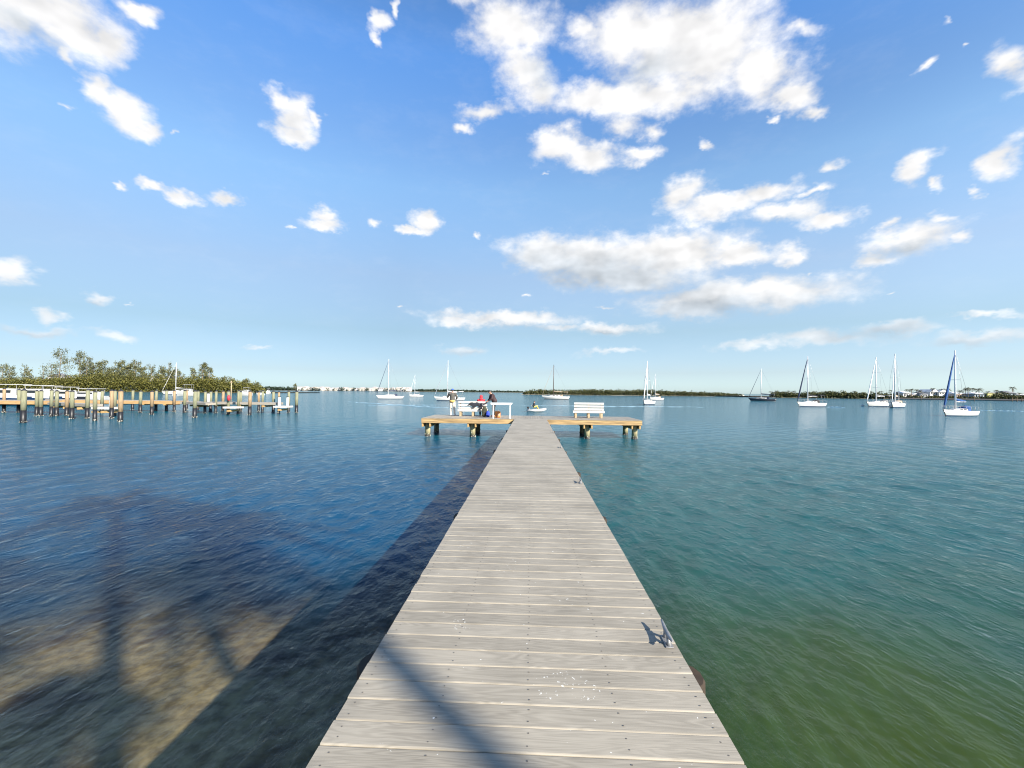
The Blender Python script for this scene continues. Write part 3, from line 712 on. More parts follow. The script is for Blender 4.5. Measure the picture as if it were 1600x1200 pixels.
# jacket over the bench, bags
m = MB()
sec = []
for i in range(9):
    u = i/8; x_ = -.33+u*.66; hgt = .30*(1-.45*abs(u-.5)*2)+.05*math.sin(u*9); zt = .885+.02*math.sin(u*14)-.12*abs(u-.45)
    sec.append([(x_, .05, zt-hgt*.5), (x_, -.02, zt), (x_, -.085, zt-.03), (x_+.02*math.sin(i*2), -.11-.02*math.sin(u*20), zt-hgt*.6), (x_, -.085, zt-hgt-.05*math.sin(u*7))])
m.loft(sec, capends=False); m.loft([[(x_[0], x_[1]+.02 if k < 1 else x_[1]+.022, x_[2]-.004) for k, x_ in enumerate(q)][::-1] for q in sec], capends=False)
m.tube([(.28, -.07, .82), (.34, -.11, .68), (.30, -.12, .52), (.18, -.10, .44)], [.05, .055, .05, .04], 8)
m.tube([(-.25, -.07, .84), (-.40, -.09, .80), (-.46, -.10, .74)], [.05, .055, .04], 8)
xj = zat(745, 637, BY).x
o = m.build('draped_jacket', pm('black_cloth', (.02, .022, .032), .9, .3, 12), None, (xj, BY-.02, DZ)); tag(o, 'black jacket hanging over the backrest of the left bench', 'jacket')
def backpack(lab, x, y, col, h=.48, w=.32, dp=.22, nm='backpack', cat='backpack'):
    t = empty(nm, (x, y, DZ), random.uniform(-.3, .3), lab, cat)
    m = MB(); m.ell((0, 0, h*.45), (w/2, dp/2, h*.47), 14, 10); m.bbox((0, 0, h*.36), (w*.9, dp*.85, h*.68), .04)
    remeshed(m, 'bag_body', col, t, .014, 4)
    m = MB(); m.bbox((0, -dp*.52, h*.28), (w*.6, .06, h*.35), .015); m.build('front_pocket', col, t)
    m = MB(); m.tube([(-.05, 0, h*.88), (-.035, 0, h*.98), (.035, 0, h*.98), (.05, 0, h*.88)], .010, 8); m.build('strap', pm('strap_black', (.02, .02, .02), .7), t)
    return t
p = at(757, 651.2, DZ); backpack('dark olive backpack standing on the deck at the right end of the left bench', p.x, p.y, pm('olive_bag', (.05, .05, .03), .85, .3, 10), h=.72, w=.34)
p = at(762.3, 651.6, DZ); backpack('blue bag on the deck beside the dark backpack', p.x, p.y, pm('blue_bag', (.03, .06, .40), .8, .2, 10), h=.42, w=.24)
# orange bucket-bag
p = at(777.5, 652.4, DZ)
t = empty('tote_bag', (p.x, p.y, DZ), .1, 'orange and tan tote bag on the deck between the white rail posts', 'bag')
m = MB(); m.bbox((0, 0, .19), (.34, .20, .38), .03); m.build('bag_body', pm('orange_cloth', (.60, .22, .05), .85, .35, 7), t)
m = MB(); m.ell((.06, -.10, .17), (.09, .02, .10), 14, 8); m.build('round_patch', pm('salmon_patch', (.75, .32, .20), .8, .2, 14), t)
for yy in (-.06, .06):
    m = MB(); m.tube([(-.08, yy, .36), (-.05, yy, .45), (.05, yy, .45), (.08, yy, .36)], .011, 8); m.build('handle', pm('tan_strap', (.35, .22, .10), .8), t)

# ------------------------------------------------------------------ boats
GEL = pm('white_gelcoat', (.56, .55, .52), .3, .04, 2)
NAVY = pm('navy_canvas', (.012, .022, .06), .8, .25, 3)
TANC = pm('tan_canvas', (.40, .30, .20), .85, .15, 3)
BLK = pm('black_canvas', (.015, .015, .018), .8, .2, 3)
GLS = pm('dark_window', (.02, .025, .03), .15, .1, 3)
ALU = pm('mast_aluminium', (.66, .66, .66), .4, .08, 2, metal=.3)
SAIL = pm('sail_cloth', (.80, .79, .76), .7, .05, 3)
DKM = pm('dark_mast', (.10, .07, .05), .5, .2, 3)
BOOT = pm('boot_stripe', (.03, .05, .10), .4, .2, 3)
BLUES = pm('blue_sail_cover', (.015, .07, .22), .8, .2, 3)
def hullsec(L_, B, fb_, sheer, s, depth=.35, stern=.72, over=.10):
    """half-breadths at station s (0 bow .. 1 stern)"""
    b = B/2*(math.sin(min(1, s*1.5+.02)*PI/2)**.85)*(1-(1-stern)*max(0, (s-.55)/.45)**2)
    z1 = fb_*(1+sheer*(1-s)**2)
    return b, z1
def sailhull(mb, L_, B, fb_, n=14, sheer=.35, stripe=True, depth=.35, rake=.09):
    secs = []
    for i in range(n+1):
        s = i/n; b, z1 = hullsec(L_, B, fb_, sheer, s)
        xt = -L_/2+s*L_; xb = -L_/2*(1-rake*2*(1-s)**2)+s*L_*(1-.03) if True else xt
        xk = -L_/2+L_*(.13+s*.80)
        pr = []
        for (f, zf) in ((1.0, z1), (.985, z1*.55), (.93, z1*.16), (.88, .02), (.60, -depth*.6), (0, -depth)):
            w_ = (z1-zf*1.0)/(z1+depth); xx = xt+(xk-xt)*min(1, max(0, (z1-zf)/(z1+depth)))
            pr.append((xx, -b*f, zf))
        full = pr+[(x_, -y_, z_) for x_, y_, z_ in pr[::-1][1:]]
        secs.append(full)
    m = mb; k = len(secs[0]); vs = [p for q in secs for p in q]; o = len(m.v); m.v += vs
    for i in range(n):
        for j in range(k-1):
            a = i*k+j; m.f.append((o+a, o+a+1, o+a+k+1, o+a+k)); m.sm.append(True)
            jj_ = j if j < (k-1)/2 else k-2-j
            m.mi.append(1 if (stripe and jj_ == 2) else (2 if jj_ >= 3 else 0))
    m.f.append(tuple(o+n*k+j for j in range(k))); m.mi.append(0); m.sm.append(False)
    # deck
    for i in range(n):
        a, b = i*k, (i+1)*k; m.f.append((o+a, o+b, o+b+k-1, o+a+k-1)); m.mi.append(0); m.sm.append(False)
def sailboat(lab, xl, xr, frac, ytop, yw, hull=None, stripe=None, canvas=NAVY, mastm=ALU, furl=NAVY, bimini=True, dodger=True, toward=1, bowleft=True, Lr=None, sp=1,
             furl_w=.05, mizzen=False, loose=False, name='sailboat', group='sailboats anchored in the bay', depth_d=None):
    xc = (xl+xr)/2
    if depth_d: d0 = depth_d; q = zat(xc, hy(xc), d0); c = Vector((q.x, d0, 0))
    else: c = at(xc, yw, 0)
    d = c.y; mh = (yw-ytop)*px_m(d); app = (xr-xl)*px_m(d); L_ = Lr or max(app, mh/1.38); B = L_*.31; fb_ = .085*L_+.12
    # apparent width = L cos a + B sin a
    a = 0.0
    best = 9
    for k in range(0, 86):
        w_ = L_*math.cos(R(k))+.7*B*math.sin(R(k))
        if abs(w_-app) < best: best = abs(w_-app); a = R(k)
    # the line of sight is not along +Y: measure the heading from the perpendicular to the sight line
    sight = math.atan2(c.x, c.y)
    rz = -sight + (a*toward if bowleft else -a*toward+PI)
    t = empty(name, (c.x, c.y, 0), rz, lab, 'sailboat', group)
    m = MB(); sailhull(m, L_, B, fb_); m.build('hull', [hull or GEL, stripe or BOOT, pm('antifoul', (.05, .07, .10), .7)], t)
    # cabin trunk
    x0, x1 = -L_*.22, L_*.16; zb = fb_*1.02; hc = .045*L_+.05; secs = []
    for i in range(7):
        u = i/6; x_ = x0+(x1-x0)*u; w_ = B*.30*(0.55+.45*math.sin(min(1, u*1.6)*PI/2)); h_ = hc*(.35+.65*min(1, u*2.2)); z_ = fb_*(1+.35*(1-(x_+L_/2)/L_)**2)-.02
        secs.append([(x_, -w_, z_), (x_, -w_*.86, z_+h_*.85), (x_, 0, z_+h_), (x_, w_*.86, z_+h_*.85), (x_, w_, z_)])
    m = MB(); m.loft(secs, smooth=False); m.build('cabin', GEL, t)
    for s in (-1, 1):
        for k in range(2):
            m = MB(); xx = x0+(x1-x0)*(.42+.3*k); m.box((xx, s*B*.287, fb_*1.09+hc*.45), (L_*.075, .03, hc*.32), ry=0); m.build('window', GLS, t)
    xm = -L_/2+L_*frac if abs(a) < R(50) else -L_/2+L_*.40
    m = MB(); r_ = .010*mh+.02; m.tube([(xm, 0, fb_), (xm+.01, 0, mh*.5), (xm+.05, 0, mh)], [r_, r_*.9, r_*.6], 8); m.build('mast', mastm, t)
    for hz_ in ([.55] if sp == 1 else [.38, .68]):
        m = MB(); m.tube([(xm, -B*.30, mh*hz_), (xm, 0, mh*hz_+.02), (xm, B*.30, mh*hz_)], .028, 5); m.build('spreader', ALU, t)
    # boom with sail cover
    bl = L_*.36; zb = fb_+mh*.10+.35
    m = MB(); m.tube([(xm+.05, 0, zb), (xm+bl, 0, zb-.02)], .05, 6); m.build('boom', mastm, t)
    m = MB(); m.tube([(xm+.03, 0, zb+.55), (xm+.16, 0, zb+.26), (xm+bl*.5, 0, zb+.17), (xm+bl*.95, 0, zb+.09)], [.05, .17, .15, .07], 8); m.build('sail_cover', canvas, t)
    # forestay with furled sail
    m = MB(); bow = Vector((-L_/2+.12, 0, fb_*1.36)); top = Vector((xm+.03, 0, mh*.97))
    m.tube([bow, bow.lerp(top, .08), bow.lerp(top, .25), bow.lerp(top, .85), top], [.02, furl_w*1.25, furl_w*1.6, furl_w*.8, .015], 7); m.build('furled_sail', furl, t)
    if loose:
        a0 = bow.lerp(top, .22); a1 = bow.lerp(top, .62); m = MB()
        s1 = [(a0.x, .0, a0.z), (a0.x+.75, .10, a0.z+.25), (a0.x+1.15, .02, a0.z+1.6)]; 
        secs = []
        for i in range(9):
            u = i/8; q = a0.lerp(a1, u); w_ = .85*math.sin(PI*min(1, u*.85+.12))*(1-u*.55); secs.append([(q.x, -.012, q.z), (q.x+w_*.5, .16-.012, q.z+.05), (q.x+w_, .05*math.sin(i)-.012, q.z+.10)])
        m.loft(secs, capends=False); m.loft([[(x_, y_+.024, z_) for x_, y_, z_ in q][::-1] for q in secs], capends=False); m.build('loose_sail', SAIL, t)
    m = MB()
    m.tube([(xm+.03, 0, mh*.99), (L_/2-.1, 0, fb_)], .014, 4)
    for s in (-1, 1): m.tube([(xm+.03, 0, mh*.97), (xm, s*B*.30, mh*(.55 if sp == 1 else .68)), (xm+.15, s*B*.44, fb_)], .013, 4)
    m.build('rigging', pm('rigging_wire', (.25, .25, .26), .4, .1, 3, metal=.6), t)
    # rails
    m = MB(); pts = []
    for s in (-1, 1):
        pr = []
        for k in range(7):
            sN = .02+k*.155; b_, z_ = hullsec(L_, B, fb_, .35, sN); x_ = -L_/2+sN*L_; pr.append((x_, s*b_*.95, z_+.55)); m.tube([(x_, s*b_*.95, z_), (x_, s*b_*.95, z_+.55)], .016, 4)
        m.tube(pr, .014, 4)
    m.build('guard_rail', M_metal, t)
    if dodger:
        m = MB(); secs = []
        for i in range(5):
            u = i/4; x_ = x1-.1+u*L_*.10; w_ = B*.30; h_ = .75*math.sin(.35+u*1.2); secs.append([(x_, -w_, fb_), (x_, -w_*.9, fb_+h_*.8), (x_, 0, fb_+h_), (x_, w_*.9, fb_+h_*.8), (x_, w_, fb_)])
        m.loft(secs, smooth=True); m.build('dodger', canvas, t)
    if bimini:
        zt = fb_+1.75; m = MB(); secs = []
        for i in range(4):
            u = i/3; x_ = L_*.27+u*L_*.17; secs.append([(x_, -B*.33, zt-.12), (x_, -B*.2, zt), (x_, 0, zt+.05), (x_, B*.2, zt), (x_, B*.33, zt-.12), (x_, B*.2, zt-.05), (x_, -B*.2, zt-.05)])
        m.loft(secs, closed=True); m.build('bimini', canvas, t)
        for s in (-1, 1):
            m = MB()
            for x_ in (L_*.28, L_*.43): m.tube([(L_*.35, s*B*.34, fb_), (x_, s*B*.33, zt-.12)], .018, 4)
            m.build('bimini_frame', M_metal, t)
    if mizzen:
        m = MB(); m.tube([(L_*.36, 0, fb_), (L_*.37, 0, mh*.55)], [.06, .035], 6); m.build('mizzen_mast', ALU, t)
    return t
sailboat('white sailboat with navy sail cover, leftmost of the boats anchored in mid-bay', 586, 631, .45, 560, 623.3, furl=NAVY, sp=2)
sailboat('smallest white sailboat, far out between the two larger boats left of the platform', 638, 662, .40, 585, 620, canvas=pm('grey_canvas', (.2, .2, .2), .8), furl=SAIL, furl_w=.03, bimini=False)
sailboat('white sailboat right behind the man in the grey jacket', 678, 727, .43, 562.5, 626, canvas=pm('white_canvas', (.6, .6, .58), .8), furl=pm('greyfurl', (.3, .33, .36), .8), sp=2)
sailboat('sailboat with tan sail cover and dark mast in front of the low mangrove island', 846.5, 890, .42, 570, 623.7, canvas=TANC, mastm=DKM, furl=TANC, furl_w=.03, stripe=pm('brown_stripe', (.12, .05, .03), .5), sp=2)
sailboat('white sailboat with a loose white sail flapping at its forestay, right of the platform', 1001, 1024, .42, 565, 632, furl=SAIL, canvas=pm('white_canvas', (.6, .6, .58), .8), furl_w=.07, toward=1, bimini=False, dodger=False, loose=True)
sailboat('small white sailboat half hidden behind the boat with the loose sail', 1014, 1037, .42, 585, 625, furl=SAIL, furl_w=.03, canvas=TANC, bimini=False)
sailboat('sailboat with dark hull and white deck off the right-hand point', 1172, 1210, .46, 577, 627, hull=pm('dark_hull', (.03, .035, .045), .3), stripe=GEL, furl=NAVY, furl_w=.05, sp=2)
sailboat('white sailboat with black sprayhood canvas and thick navy furled sail', 1245, 1287, .40, 559, 635.4, canvas=BLK, furl=NAVY, furl_w=.09, toward=1)
sailboat('white sailboat with thick white furled sail, left of the close pair', 1354, 1392, .36, 560.6, 635, furl=SAIL, furl_w=.085, canvas=pm('grey_canvas', (.2, .2, .2), .8), toward=1, sp=2)
sailboat('white sailboat with tan sail cover and short second mast, right of the close pair', 1389, 1411, .40, 556, 636.6, furl=SAIL, furl_w=.05, canvas=TANC, toward=1, bimini=False, mizzen=True)
sailboat('white sailboat nearest on the right with blue furled sail and blue boom cover', 1475, 1520, .32, 552, 650, canvas=BLUES, furl=BLUES, furl_w=.085, toward=1, bimini=False)
sailboat('white sailboat with a tall mast moored behind the left docks', 254, 288, .60, 561, 613, depth_d=190, furl=SAIL, furl_w=.03, canvas=pm('white_canvas', (.6, .6, .58), .8), Lr=10.5, bimini=False, group='boats behind the left docks')

# motor boats
def motorboat(lab, xc, d, L_, rz, hullm, h=3.0, group='boats behind the left docks', flat=False, z1=1.05):
    q = zat(xc, hy(xc), d); t = empty('motor_boat', (q.x, d, 0), rz, lab, 'motor boat', group); B = L_*.32
    m = MB(); n = 12; secs = []
    for i in range(n+1):
        s = i/n; b, zt = hullsec(L_, B, z1, .45, s, stern=.95); xt = -L_/2+s*L_; xk = -L_/2+L_*(.10+.88*s)
        secs.append([(xt, -b, zt), (xt+(xk-xt)*.2, -b*.97, zt*.8), (xt+(xk-xt)*.7, -b*.85, .05), (xk, 0, -.3), (xt+(xk-xt)*.7, b*.85, .05), (xt+(xk-xt)*.2, b*.97, zt*.8), (xt, b, zt)])
    k = 7; o = len(m.v); m.v += [p for q_ in secs for p in q_]
    for i in range(n):
        for j in range(k-1): a = i*k+j; m.f.append((o+a, o+a+1, o+a+k+1, o+a+k)); m.sm.append(True); m.mi.append(1 if j in (0, 5) else 0)
        m.f.append((o+i*k, o+(i+1)*k, o+(i+1)*k+6, o+i*k+6)); m.mi.append(1); m.sm.append(False)
    m.f.append(tuple(o+n*k+j for j in range(k))); m.mi.append(0); m.sm.append(False)
    m.build('hull', [hullm, GEL], t)
    zc = z1*1.12; hc = min(.95, h-zc-.5)
    m = MB(); secs = []
    for i in range(6):
        u = i/5; x_ = -L_*.24+u*L_*.50; h_ = hc*min(1, .1+u*2.2); w_ = B*.40
        secs.append([(x_, -w_, zc-.12), (x_, -w_*.85, zc+h_), (x_, w_*.85, zc+h_), (x_, w_, zc-.12)])
    m.loft(secs, smooth=False); m.build('cabin', GEL, t)
    for s in (-1, 1): m = MB(); m.box((L_*.07, s*B*.375, zc+hc*.55), (L_*.30, .03, hc*.42), rx=s*R(3)); m.build('window', GLS, t)
    if h > zc+hc+.3:
        m = MB(); m.bbox((L_*.12, 0, h), (L_*.42, B*.8, .09), .03); m.build('hardtop', GEL, t)
        for s in (-1, 1):
            for x_ in (-L_*.06, L_*.30): m = MB(); m.tube([(x_, s*B*.34, zc), (x_+.06, s*B*.36, h-.03)], .03, 5); m.build('hardtop_post', M_metal, t)
    for s in (-1, 1):
        m = MB(); pr = [(-L_/2+sN*L_, s*hullsec(L_, B, z1, .45, sN)[0]*.93, hullsec(L_, B, z1, .45, sN)[1]+.45) for sN in (.02, .12, .24, .36)]
        m.tube(pr, .02, 4); m.build('bow_rail', M_metal, t)
    return t
navyh = pm('navy_hull', (.012, .035, .09), .25); grnh = pm('dark_green_hull', (.01, .04, .045), .3); blkh = pm('black_hull', (.02, .02, .025), .3)
motorboat('navy hulled cruiser with a long white roof at the left edge of the photo', 6, 60, 8.5, R(8), navyh, 3.05, z1=1.35)
motorboat('navy hulled cruiser behind the tallest near mooring pile', 52, 61, 6.5, R(5), navyh, 2.95, z1=1.35)
motorboat('dark green hulled cruiser behind the left docks', 76, 66, 5.0, R(4), grnh, 2.9, z1=1.35)
motorboat('black hulled motor boat, rightmost of the moored row behind the left docks', 98, 64, 5.6, R(6), blkh, 2.75, z1=1.3)
motorboat('white open motor boat moored low beside the row of dark hulled cruisers', 134, 75, 8.0, R(10), GEL, 2.5, z1=1.2)
motorboat('white motor cruiser with hardtop just right of the tall mast behind the docks', 291, 150, 6.5, R(14), GEL, 4.1, z1=1.5)
motorboat('white cabin cruiser near the tip of the left mangrove shore', 383, 170, 5.2, R(10), GEL, 3.3, z1=1.3)
motorboat('low white skiff just off the tip of the left mangrove shore', 407, 190, 3.6, R(6), GEL, 2.0, z1=.8)
motorboat('tiny far white boat right of the left mangrove point', 419, 260, 3.4, R(80), GEL, 3.4, z1=1.2)
# far tiny boats
motorboat('tiny far white boat at the tip of the mangrove island', 1159, 420, 5.0, R(10), GEL, 2.4, z1=1.0, group='far boats')
for xx, l_ in ((1450-11, 'thin channel marker pole standing in the water before the right shore'), (1522, 'thin channel marker pole just right of the nearest right sailboat')):
    q = zat(xx, hy(xx), 210); m = MB(); m.tube([(0, 0, -1), (0, 0, 2.6)], .11, 8); m.box((0, -.1, 2.3), (.7, .05, .6)); o = m.build('channel_marker', M_dark, None, (q.x, 210, 0)); tag(o, l_, 'marker')
# mooring buoy
q = at(1348, 634.8, 0); t = empty('mooring_buoy', (q.x, q.y, 0), 0, 'pale round mooring buoy left of the close pair of sailboats', 'buoy')
m = MB(); m.ell((0, 0, .12), (.32, .32, .32), 14, 10); m.build('float', GEL, t); m = MB(); m.tube([(0, 0, .4), (0, 0, .55)], .04, 8); m.tube([(-.06, 0, .55), (0, 0, .62), (.06, 0, .55)], .02, 6); m.build('ring', M_metal, t)
# dinghy
q = at(838, 643.6, 0)
dg = empty('dinghy', (q.x, q.y, 0), R(8), 'small white inflatable dinghy carrying one person behind the platform', 'dinghy')
m = MB(); ring = []
L2 = 1.25
m.tube([(-L2, -.45, .20), (-.2, -.52, .20), (.6, -.47, .24), (1.05, -.26, .33), (1.22, 0, .38), (1.05, .26, .33), (.6, .47, .24), (-.2, .52, .20), (-L2, .45, .20)], [.13, .18, .18, .17, .16, .17, .18, .18, .13], 10); m.build('tube', GEL, dg)
m = MB(); m.bbox((-.1, 0, .12), (2.0, .8, .08), .02); m.build('floor', pm('grey_floor', (.35, .35, .34), .7), dg)
m = MB(); m.bbox((-1.0, 0, .30), (.06, .75, .30), .01); m.build('transom', GEL, dg)
mo_ = empty('outboard_motor', (0, 0, 0)); mo_.parent = dg; mo_.location = (-1.12, 0, .52)
m = MB(); m.bbox((0, 0, .05), (.28, .2, .24), .04); m.build('cowl', BLK, mo_); m = MB(); m.tube([(0, 0, -.05), (-.05, 0, -.7)], .04, 8); m.build('shaft', BLK, mo_)
J4 = dict(head=(0, .03, .80), face=(.1, .95, -.1), neck=(0, 0, .66), chest=(0, 0, .50), pelvis=(0, -.02, .17), shL=(-.18, 0, .60), shR=(.18, 0, .60),
          elL=(-.24, .08, .36), wrL=(-.15, .25, .22), elR=(.25, -.10, .38), wrR=(.30, -.33, .30), hipL=(-.09, .02, .15), hipR=(.09, .02, .15), knL=(-.12, .40, .28), knR=(.12, .40, .28),
          anL=(-.12, .52, -.12), anR=(.12, .52, -.12), toL=(-.13, .66, -.15), toR=(.13, .66, -.15))
person('person in black top and yellow trousers sitting in the white dinghy', J4, dict(jacket=pm('black_top', (.015, .017, .02), .7), trousers=pm('yellow_trousers', (.62, .50, .12), .8), shoe=pm('dark_shoes', (.03, .03, .03), .6), hair=HAIR),
       (q.x-.3, q.y-.05, .52), R(-82), group='people on the water')

# ------------------------------------------------------------------ left marina docks
M_wrap = pm('black_pile_wrap', (.012, .012, .014), .45, .3, 8)
M_post = pm('green_treated_post', (.21, .21, .13), .85, .22, 5, stretch=(3, 3, .5), bump=.3)
M_posto = pm('orange_treated_post', (.30, .21, .12), .85, .25, 5, stretch=(3, 3, .5), bump=.3)
M_cap = pm('dark_pile_cap', (.03, .03, .035), .5, .2, 8)
def mpile(x, y, parent=None, top=2.42, r=.15, mat=None, label=None, lean=0):
    """wrapped marina piling with pointed cap: post, wrap and cap"""
    if parent is None: t = empty('mooring_piling', (x, y, 0), 0, label, 'piling', 'pilings of the left docks'); 
    else: t = empty('piling', (x, y, 0)); t.parent = parent
    l = random.uniform(-.03, .03); hw = random.uniform(.80, .98)
    m = MB(); m.tube([(0, 0, hw-.02), (l*.5, 0, 1.6), (l, 0, top)], [r, r*.97, r*.93], 10); m.build('post', mat or random.choice([M_post, M_post, M_posto]), t)
    m = MB(); m.tube([(0, 0, -2.5), (0, 0, .15), (0, 0, hw)], [r*1.06, r*1.06, r*1.04], 10); m.cur = 1
    for i in range(12):
        w_ = random.uniform(0, 2*PI); q_ = random.uniform(.02, .05); m.ell((r*1.05*math.cos(w_), r*1.05*math.sin(w_), random.gauss(.06, .06)), (q_, q_, q_), 5, 4)
    m.build('wrap', [M_wrap, M_barn], t)
    m = MB(); m.tube([(l, 0, top), (l, 0, top+.02), (l, 0, top+.15)], [r*1.08, r*1.05, .01], 10, smooth=False); m.build('cap', M_cap, t)
    return t
def dock(lab, x0, y0, x1, y1, w, z, deckm, facm, name='dock_walkway', nsup=0, cat='dock', th_=.36):
    a = Vector((x0, y0, 0)); b = Vector((x1, y1, 0)); d = b-a; ln = d.length; rz = math.atan2(d.y, d.x)
    t = empty(name, ((a+b)/2), rz, lab, cat, 'left marina docks')
    m = MB(); k = int(ln/.15)
    for i in range(k): m.box((-ln/2+(i+.5)*ln/k, 0, z-.02), (ln/k-.012, w, .038))
    m.build('deck', deckm, t)
    for c_, d_ in [((0, q*(w/2-.025), z-.042-th_/2), (ln, .05, th_)) for q in (-1, 1)]+[((q*(ln/2-.025), 0, z-.044-th_/2), (.05, w-.11, th_-.01)) for q in (-1, 1)]:
        m = MB(); m.bbox(c_, d_, .004); m.build('fascia', facm, t)
    for i in range(nsup):
        x_ = -ln/2+(i+.5)*ln/nsup; m = MB(); m.box((x_, 0, z-.42), (.09, w+.5, .19)); m.build('crossbeam', M_wood_side, t)
    return t
M_gdeck = pm('grey_dock_planks', (.30, .28, .25), .85, .2, 6); M_bdeck = pm('bleached_planks', (.55, .52, .46), .8, .15, 6)
M_ofas = pm('orange_fascia', (.44, .27, .12), .8, .22, 4, stretch=(.5, 1, 5)); M_gfas = pm('grey_fascia', (.30, .27, .22), .85, .2, 4, stretch=(.5, 1, 5))
docks = {}
X0 = lambda px, d: zat(px, hy(px), d).x
docks['L'] = dock('marina walkway with orange timber edge at the left edge of the photo', X0(-120, 42.5), 42.5, X0(82, 42.8), 42.8, 2.0, 1.33, M_gdeck, M_ofas, nsup=4)
docks['M'] = dock('long marina walkway with orange timber edge, middle of the left docks', X0(84, 48.5), 48.5, X0(286, 48.5), 48.5, 1.8, 1.28, M_gdeck, M_ofas, nsup=6)
docks['R'] = dock('grey edged outer walkway at the right end of the left docks', X0(290, 47.5), 47.5, X0(437, 47.5), 47.5, 1.5, 1.22, M_gdeck, M_gfas, nsup=4, th_=.22)
docks['F1'] = dock('grey finger dock slanting toward the camera, in the left group of docks', X0(84, 42.0)+.4, 41.8, X0(150, 38.6), 38.6, 1.1, 1.16, M_gdeck, M_gfas, name='finger_dock', nsup=3, th_=.2)
docks['F2'] = dock('low white boarding platform at the tip of the slanting finger dock', X0(148, 37.8), 38.1, X0(176, 37.8), 38.1, 1.3, .92, M_bdeck, pm('pale_fascia', (.58, .55, .48), .8), name='boarding_platform', nsup=2, th_=.14)
docks['F3'] = dock('short finger dock toward the camera from the outer walkway', X0(300, 46.6), 46.6, X0(330, 44.6), 44.6, 1.0, 1.2, M_gdeck, M_gfas, name='finger_dock', nsup=1, th_=.2)
docks['F4'] = dock('low white boarding platform with a red float beside it', X0(356, 43.7), 43.7, X0(375, 43.7), 43.7, 1.4, .86, M_bdeck, MATS['pale_fascia'], name='boarding_platform', nsup=1, th_=.14)
docks['F5'] = dock('low white boarding platform at the far right end of the docks', X0(433, 46.0), 46.0, X0(453, 46.0), 46.0, 1.4, .90, M_bdeck, MATS['pale_fascia'], name='boarding_platform', nsup=1, th_=.14)
def attach(child, parent):
    bpy.context.view_layer.update()
    child.parent = parent; child.matrix_parent_inverse = parent.matrix_world.inverted()
PIL = [(6,645,'L'),(29,645,'L'),(57,650,'L'),(63.5,650,'L'),(80,651,'L'),(88,650,'F1'),(104,650,'F1'),(112,655,'F1'),(136,654,'F1'),(148,658,'F2'),(174,654,'F2'),(159,645,'M'),(179,650,'M'),
       (207,640,'M'),(219,645,'M'),(237,648,'M'),(243.5,642,'M'),(260,642,'M'),(272,644,'M'),(288,645,'M'),(291.5,640,'M'),(309,641,'R'),(320,646,'F3'),(329,643,'F3'),(337,646,'R'),(348,642,'R'),
       (356.5,648,'F4'),(372,647,'F4'),(376,643,'R'),(404,643,'R'),(410,643,'R'),(427,644,'R'),(435.5,645,'F5'),(451,645,'F5')]
bpy.context.view_layer.update()
for px_, py_, k in PIL:
    c = at(px_, py_, 0); t = mpile(c.x, c.y, docks[k], r=random.uniform(.13, .165), top=random.uniform(2.3, 2.46)); dk = docks[k]
    t.matrix_parent_inverse = dk.matrix_world.inverted()
for px_, py_, lab in ((36, 661, 'tallest and nearest mooring piling with green top, front left of the docks'), (188, 659, 'tan mooring piling standing alone in front of the long walkway'),
                      (304, 653, 'greenish mooring piling in front of the joint between the two walkways'), (390, 649, 'orange brown mooring piling in front of the outer walkway'),
                      (463, 645.4, 'last mooring piling at the right end, standing apart from the docks')):
    c = at(px_, py_, 0); mpile(c.x, c.y, None, mat=M_posto if px_ in (390, 188) else M_post, r=.17, label=lab)
# power pedestals, signs, float
def pedestal(px_, d, z, lab):
    x_ = X0(px_, d); t = empty('power_pedestal', (x_, d, z), 0, lab, 'pedestal', 'power pedestals on the left docks')
    m = MB(); m.bbox((0, 0, .45), (.22, .18, .9), .02); m.build('cabinet', M_white, t)
    m = MB(); m.bbox((0, 0, .95), (.26, .22, .08), .02); m.build('lid', GLS, t)
for k_, (a_, b_, c_) in enumerate(((174, 38.5, .93), (272, 48.3, 1.29), (326, 47.3, 1.23), (437, 46.2, .91), (450, 46.2, .91), (158, 48.2, 1.29))):
    pedestal(a_, b_, c_, ['white power pedestal on the low platform of the slanting finger dock', 'white power pedestal near the right end of the long walkway', 'white power pedestal at the left end of the outer walkway',
                          'left white pedestal on the boarding platform at the far right of the docks', 'right white pedestal on the boarding platform at the far right of the docks', 'white pedestal on the long walkway behind the slanting finger dock'][k_])
x_ = X0(364, 43.9); t = empty('life_buoy', (x_, 43.3, 1.75), 0, 'red float hanging between two pilings at the right of the docks', 'float')
m = MB(); m.ell((0, 0, 0), (.15, .15, .30), 12, 8); m.build('float_body', pm('red_float', (.55, .03, .05), .5), t); m = MB(); m.tube([(0, 0, .28), (-.45, .1, .55)], .012, 5); m.build('rope', M_dark, t)
x_ = X0(367, 48.2); m = MB(); m.tube([(0, 0, 0), (0, 0, 2.35)], .05, 8); m.bbox((0, 0, 2.2), (.2, .1, .12), .02); o = m.build('light_pole', M_tanleg, None, (x_, 47.6, 1.22)); tag(o, 'slim tan pole rising above the outer walkway', 'pole')

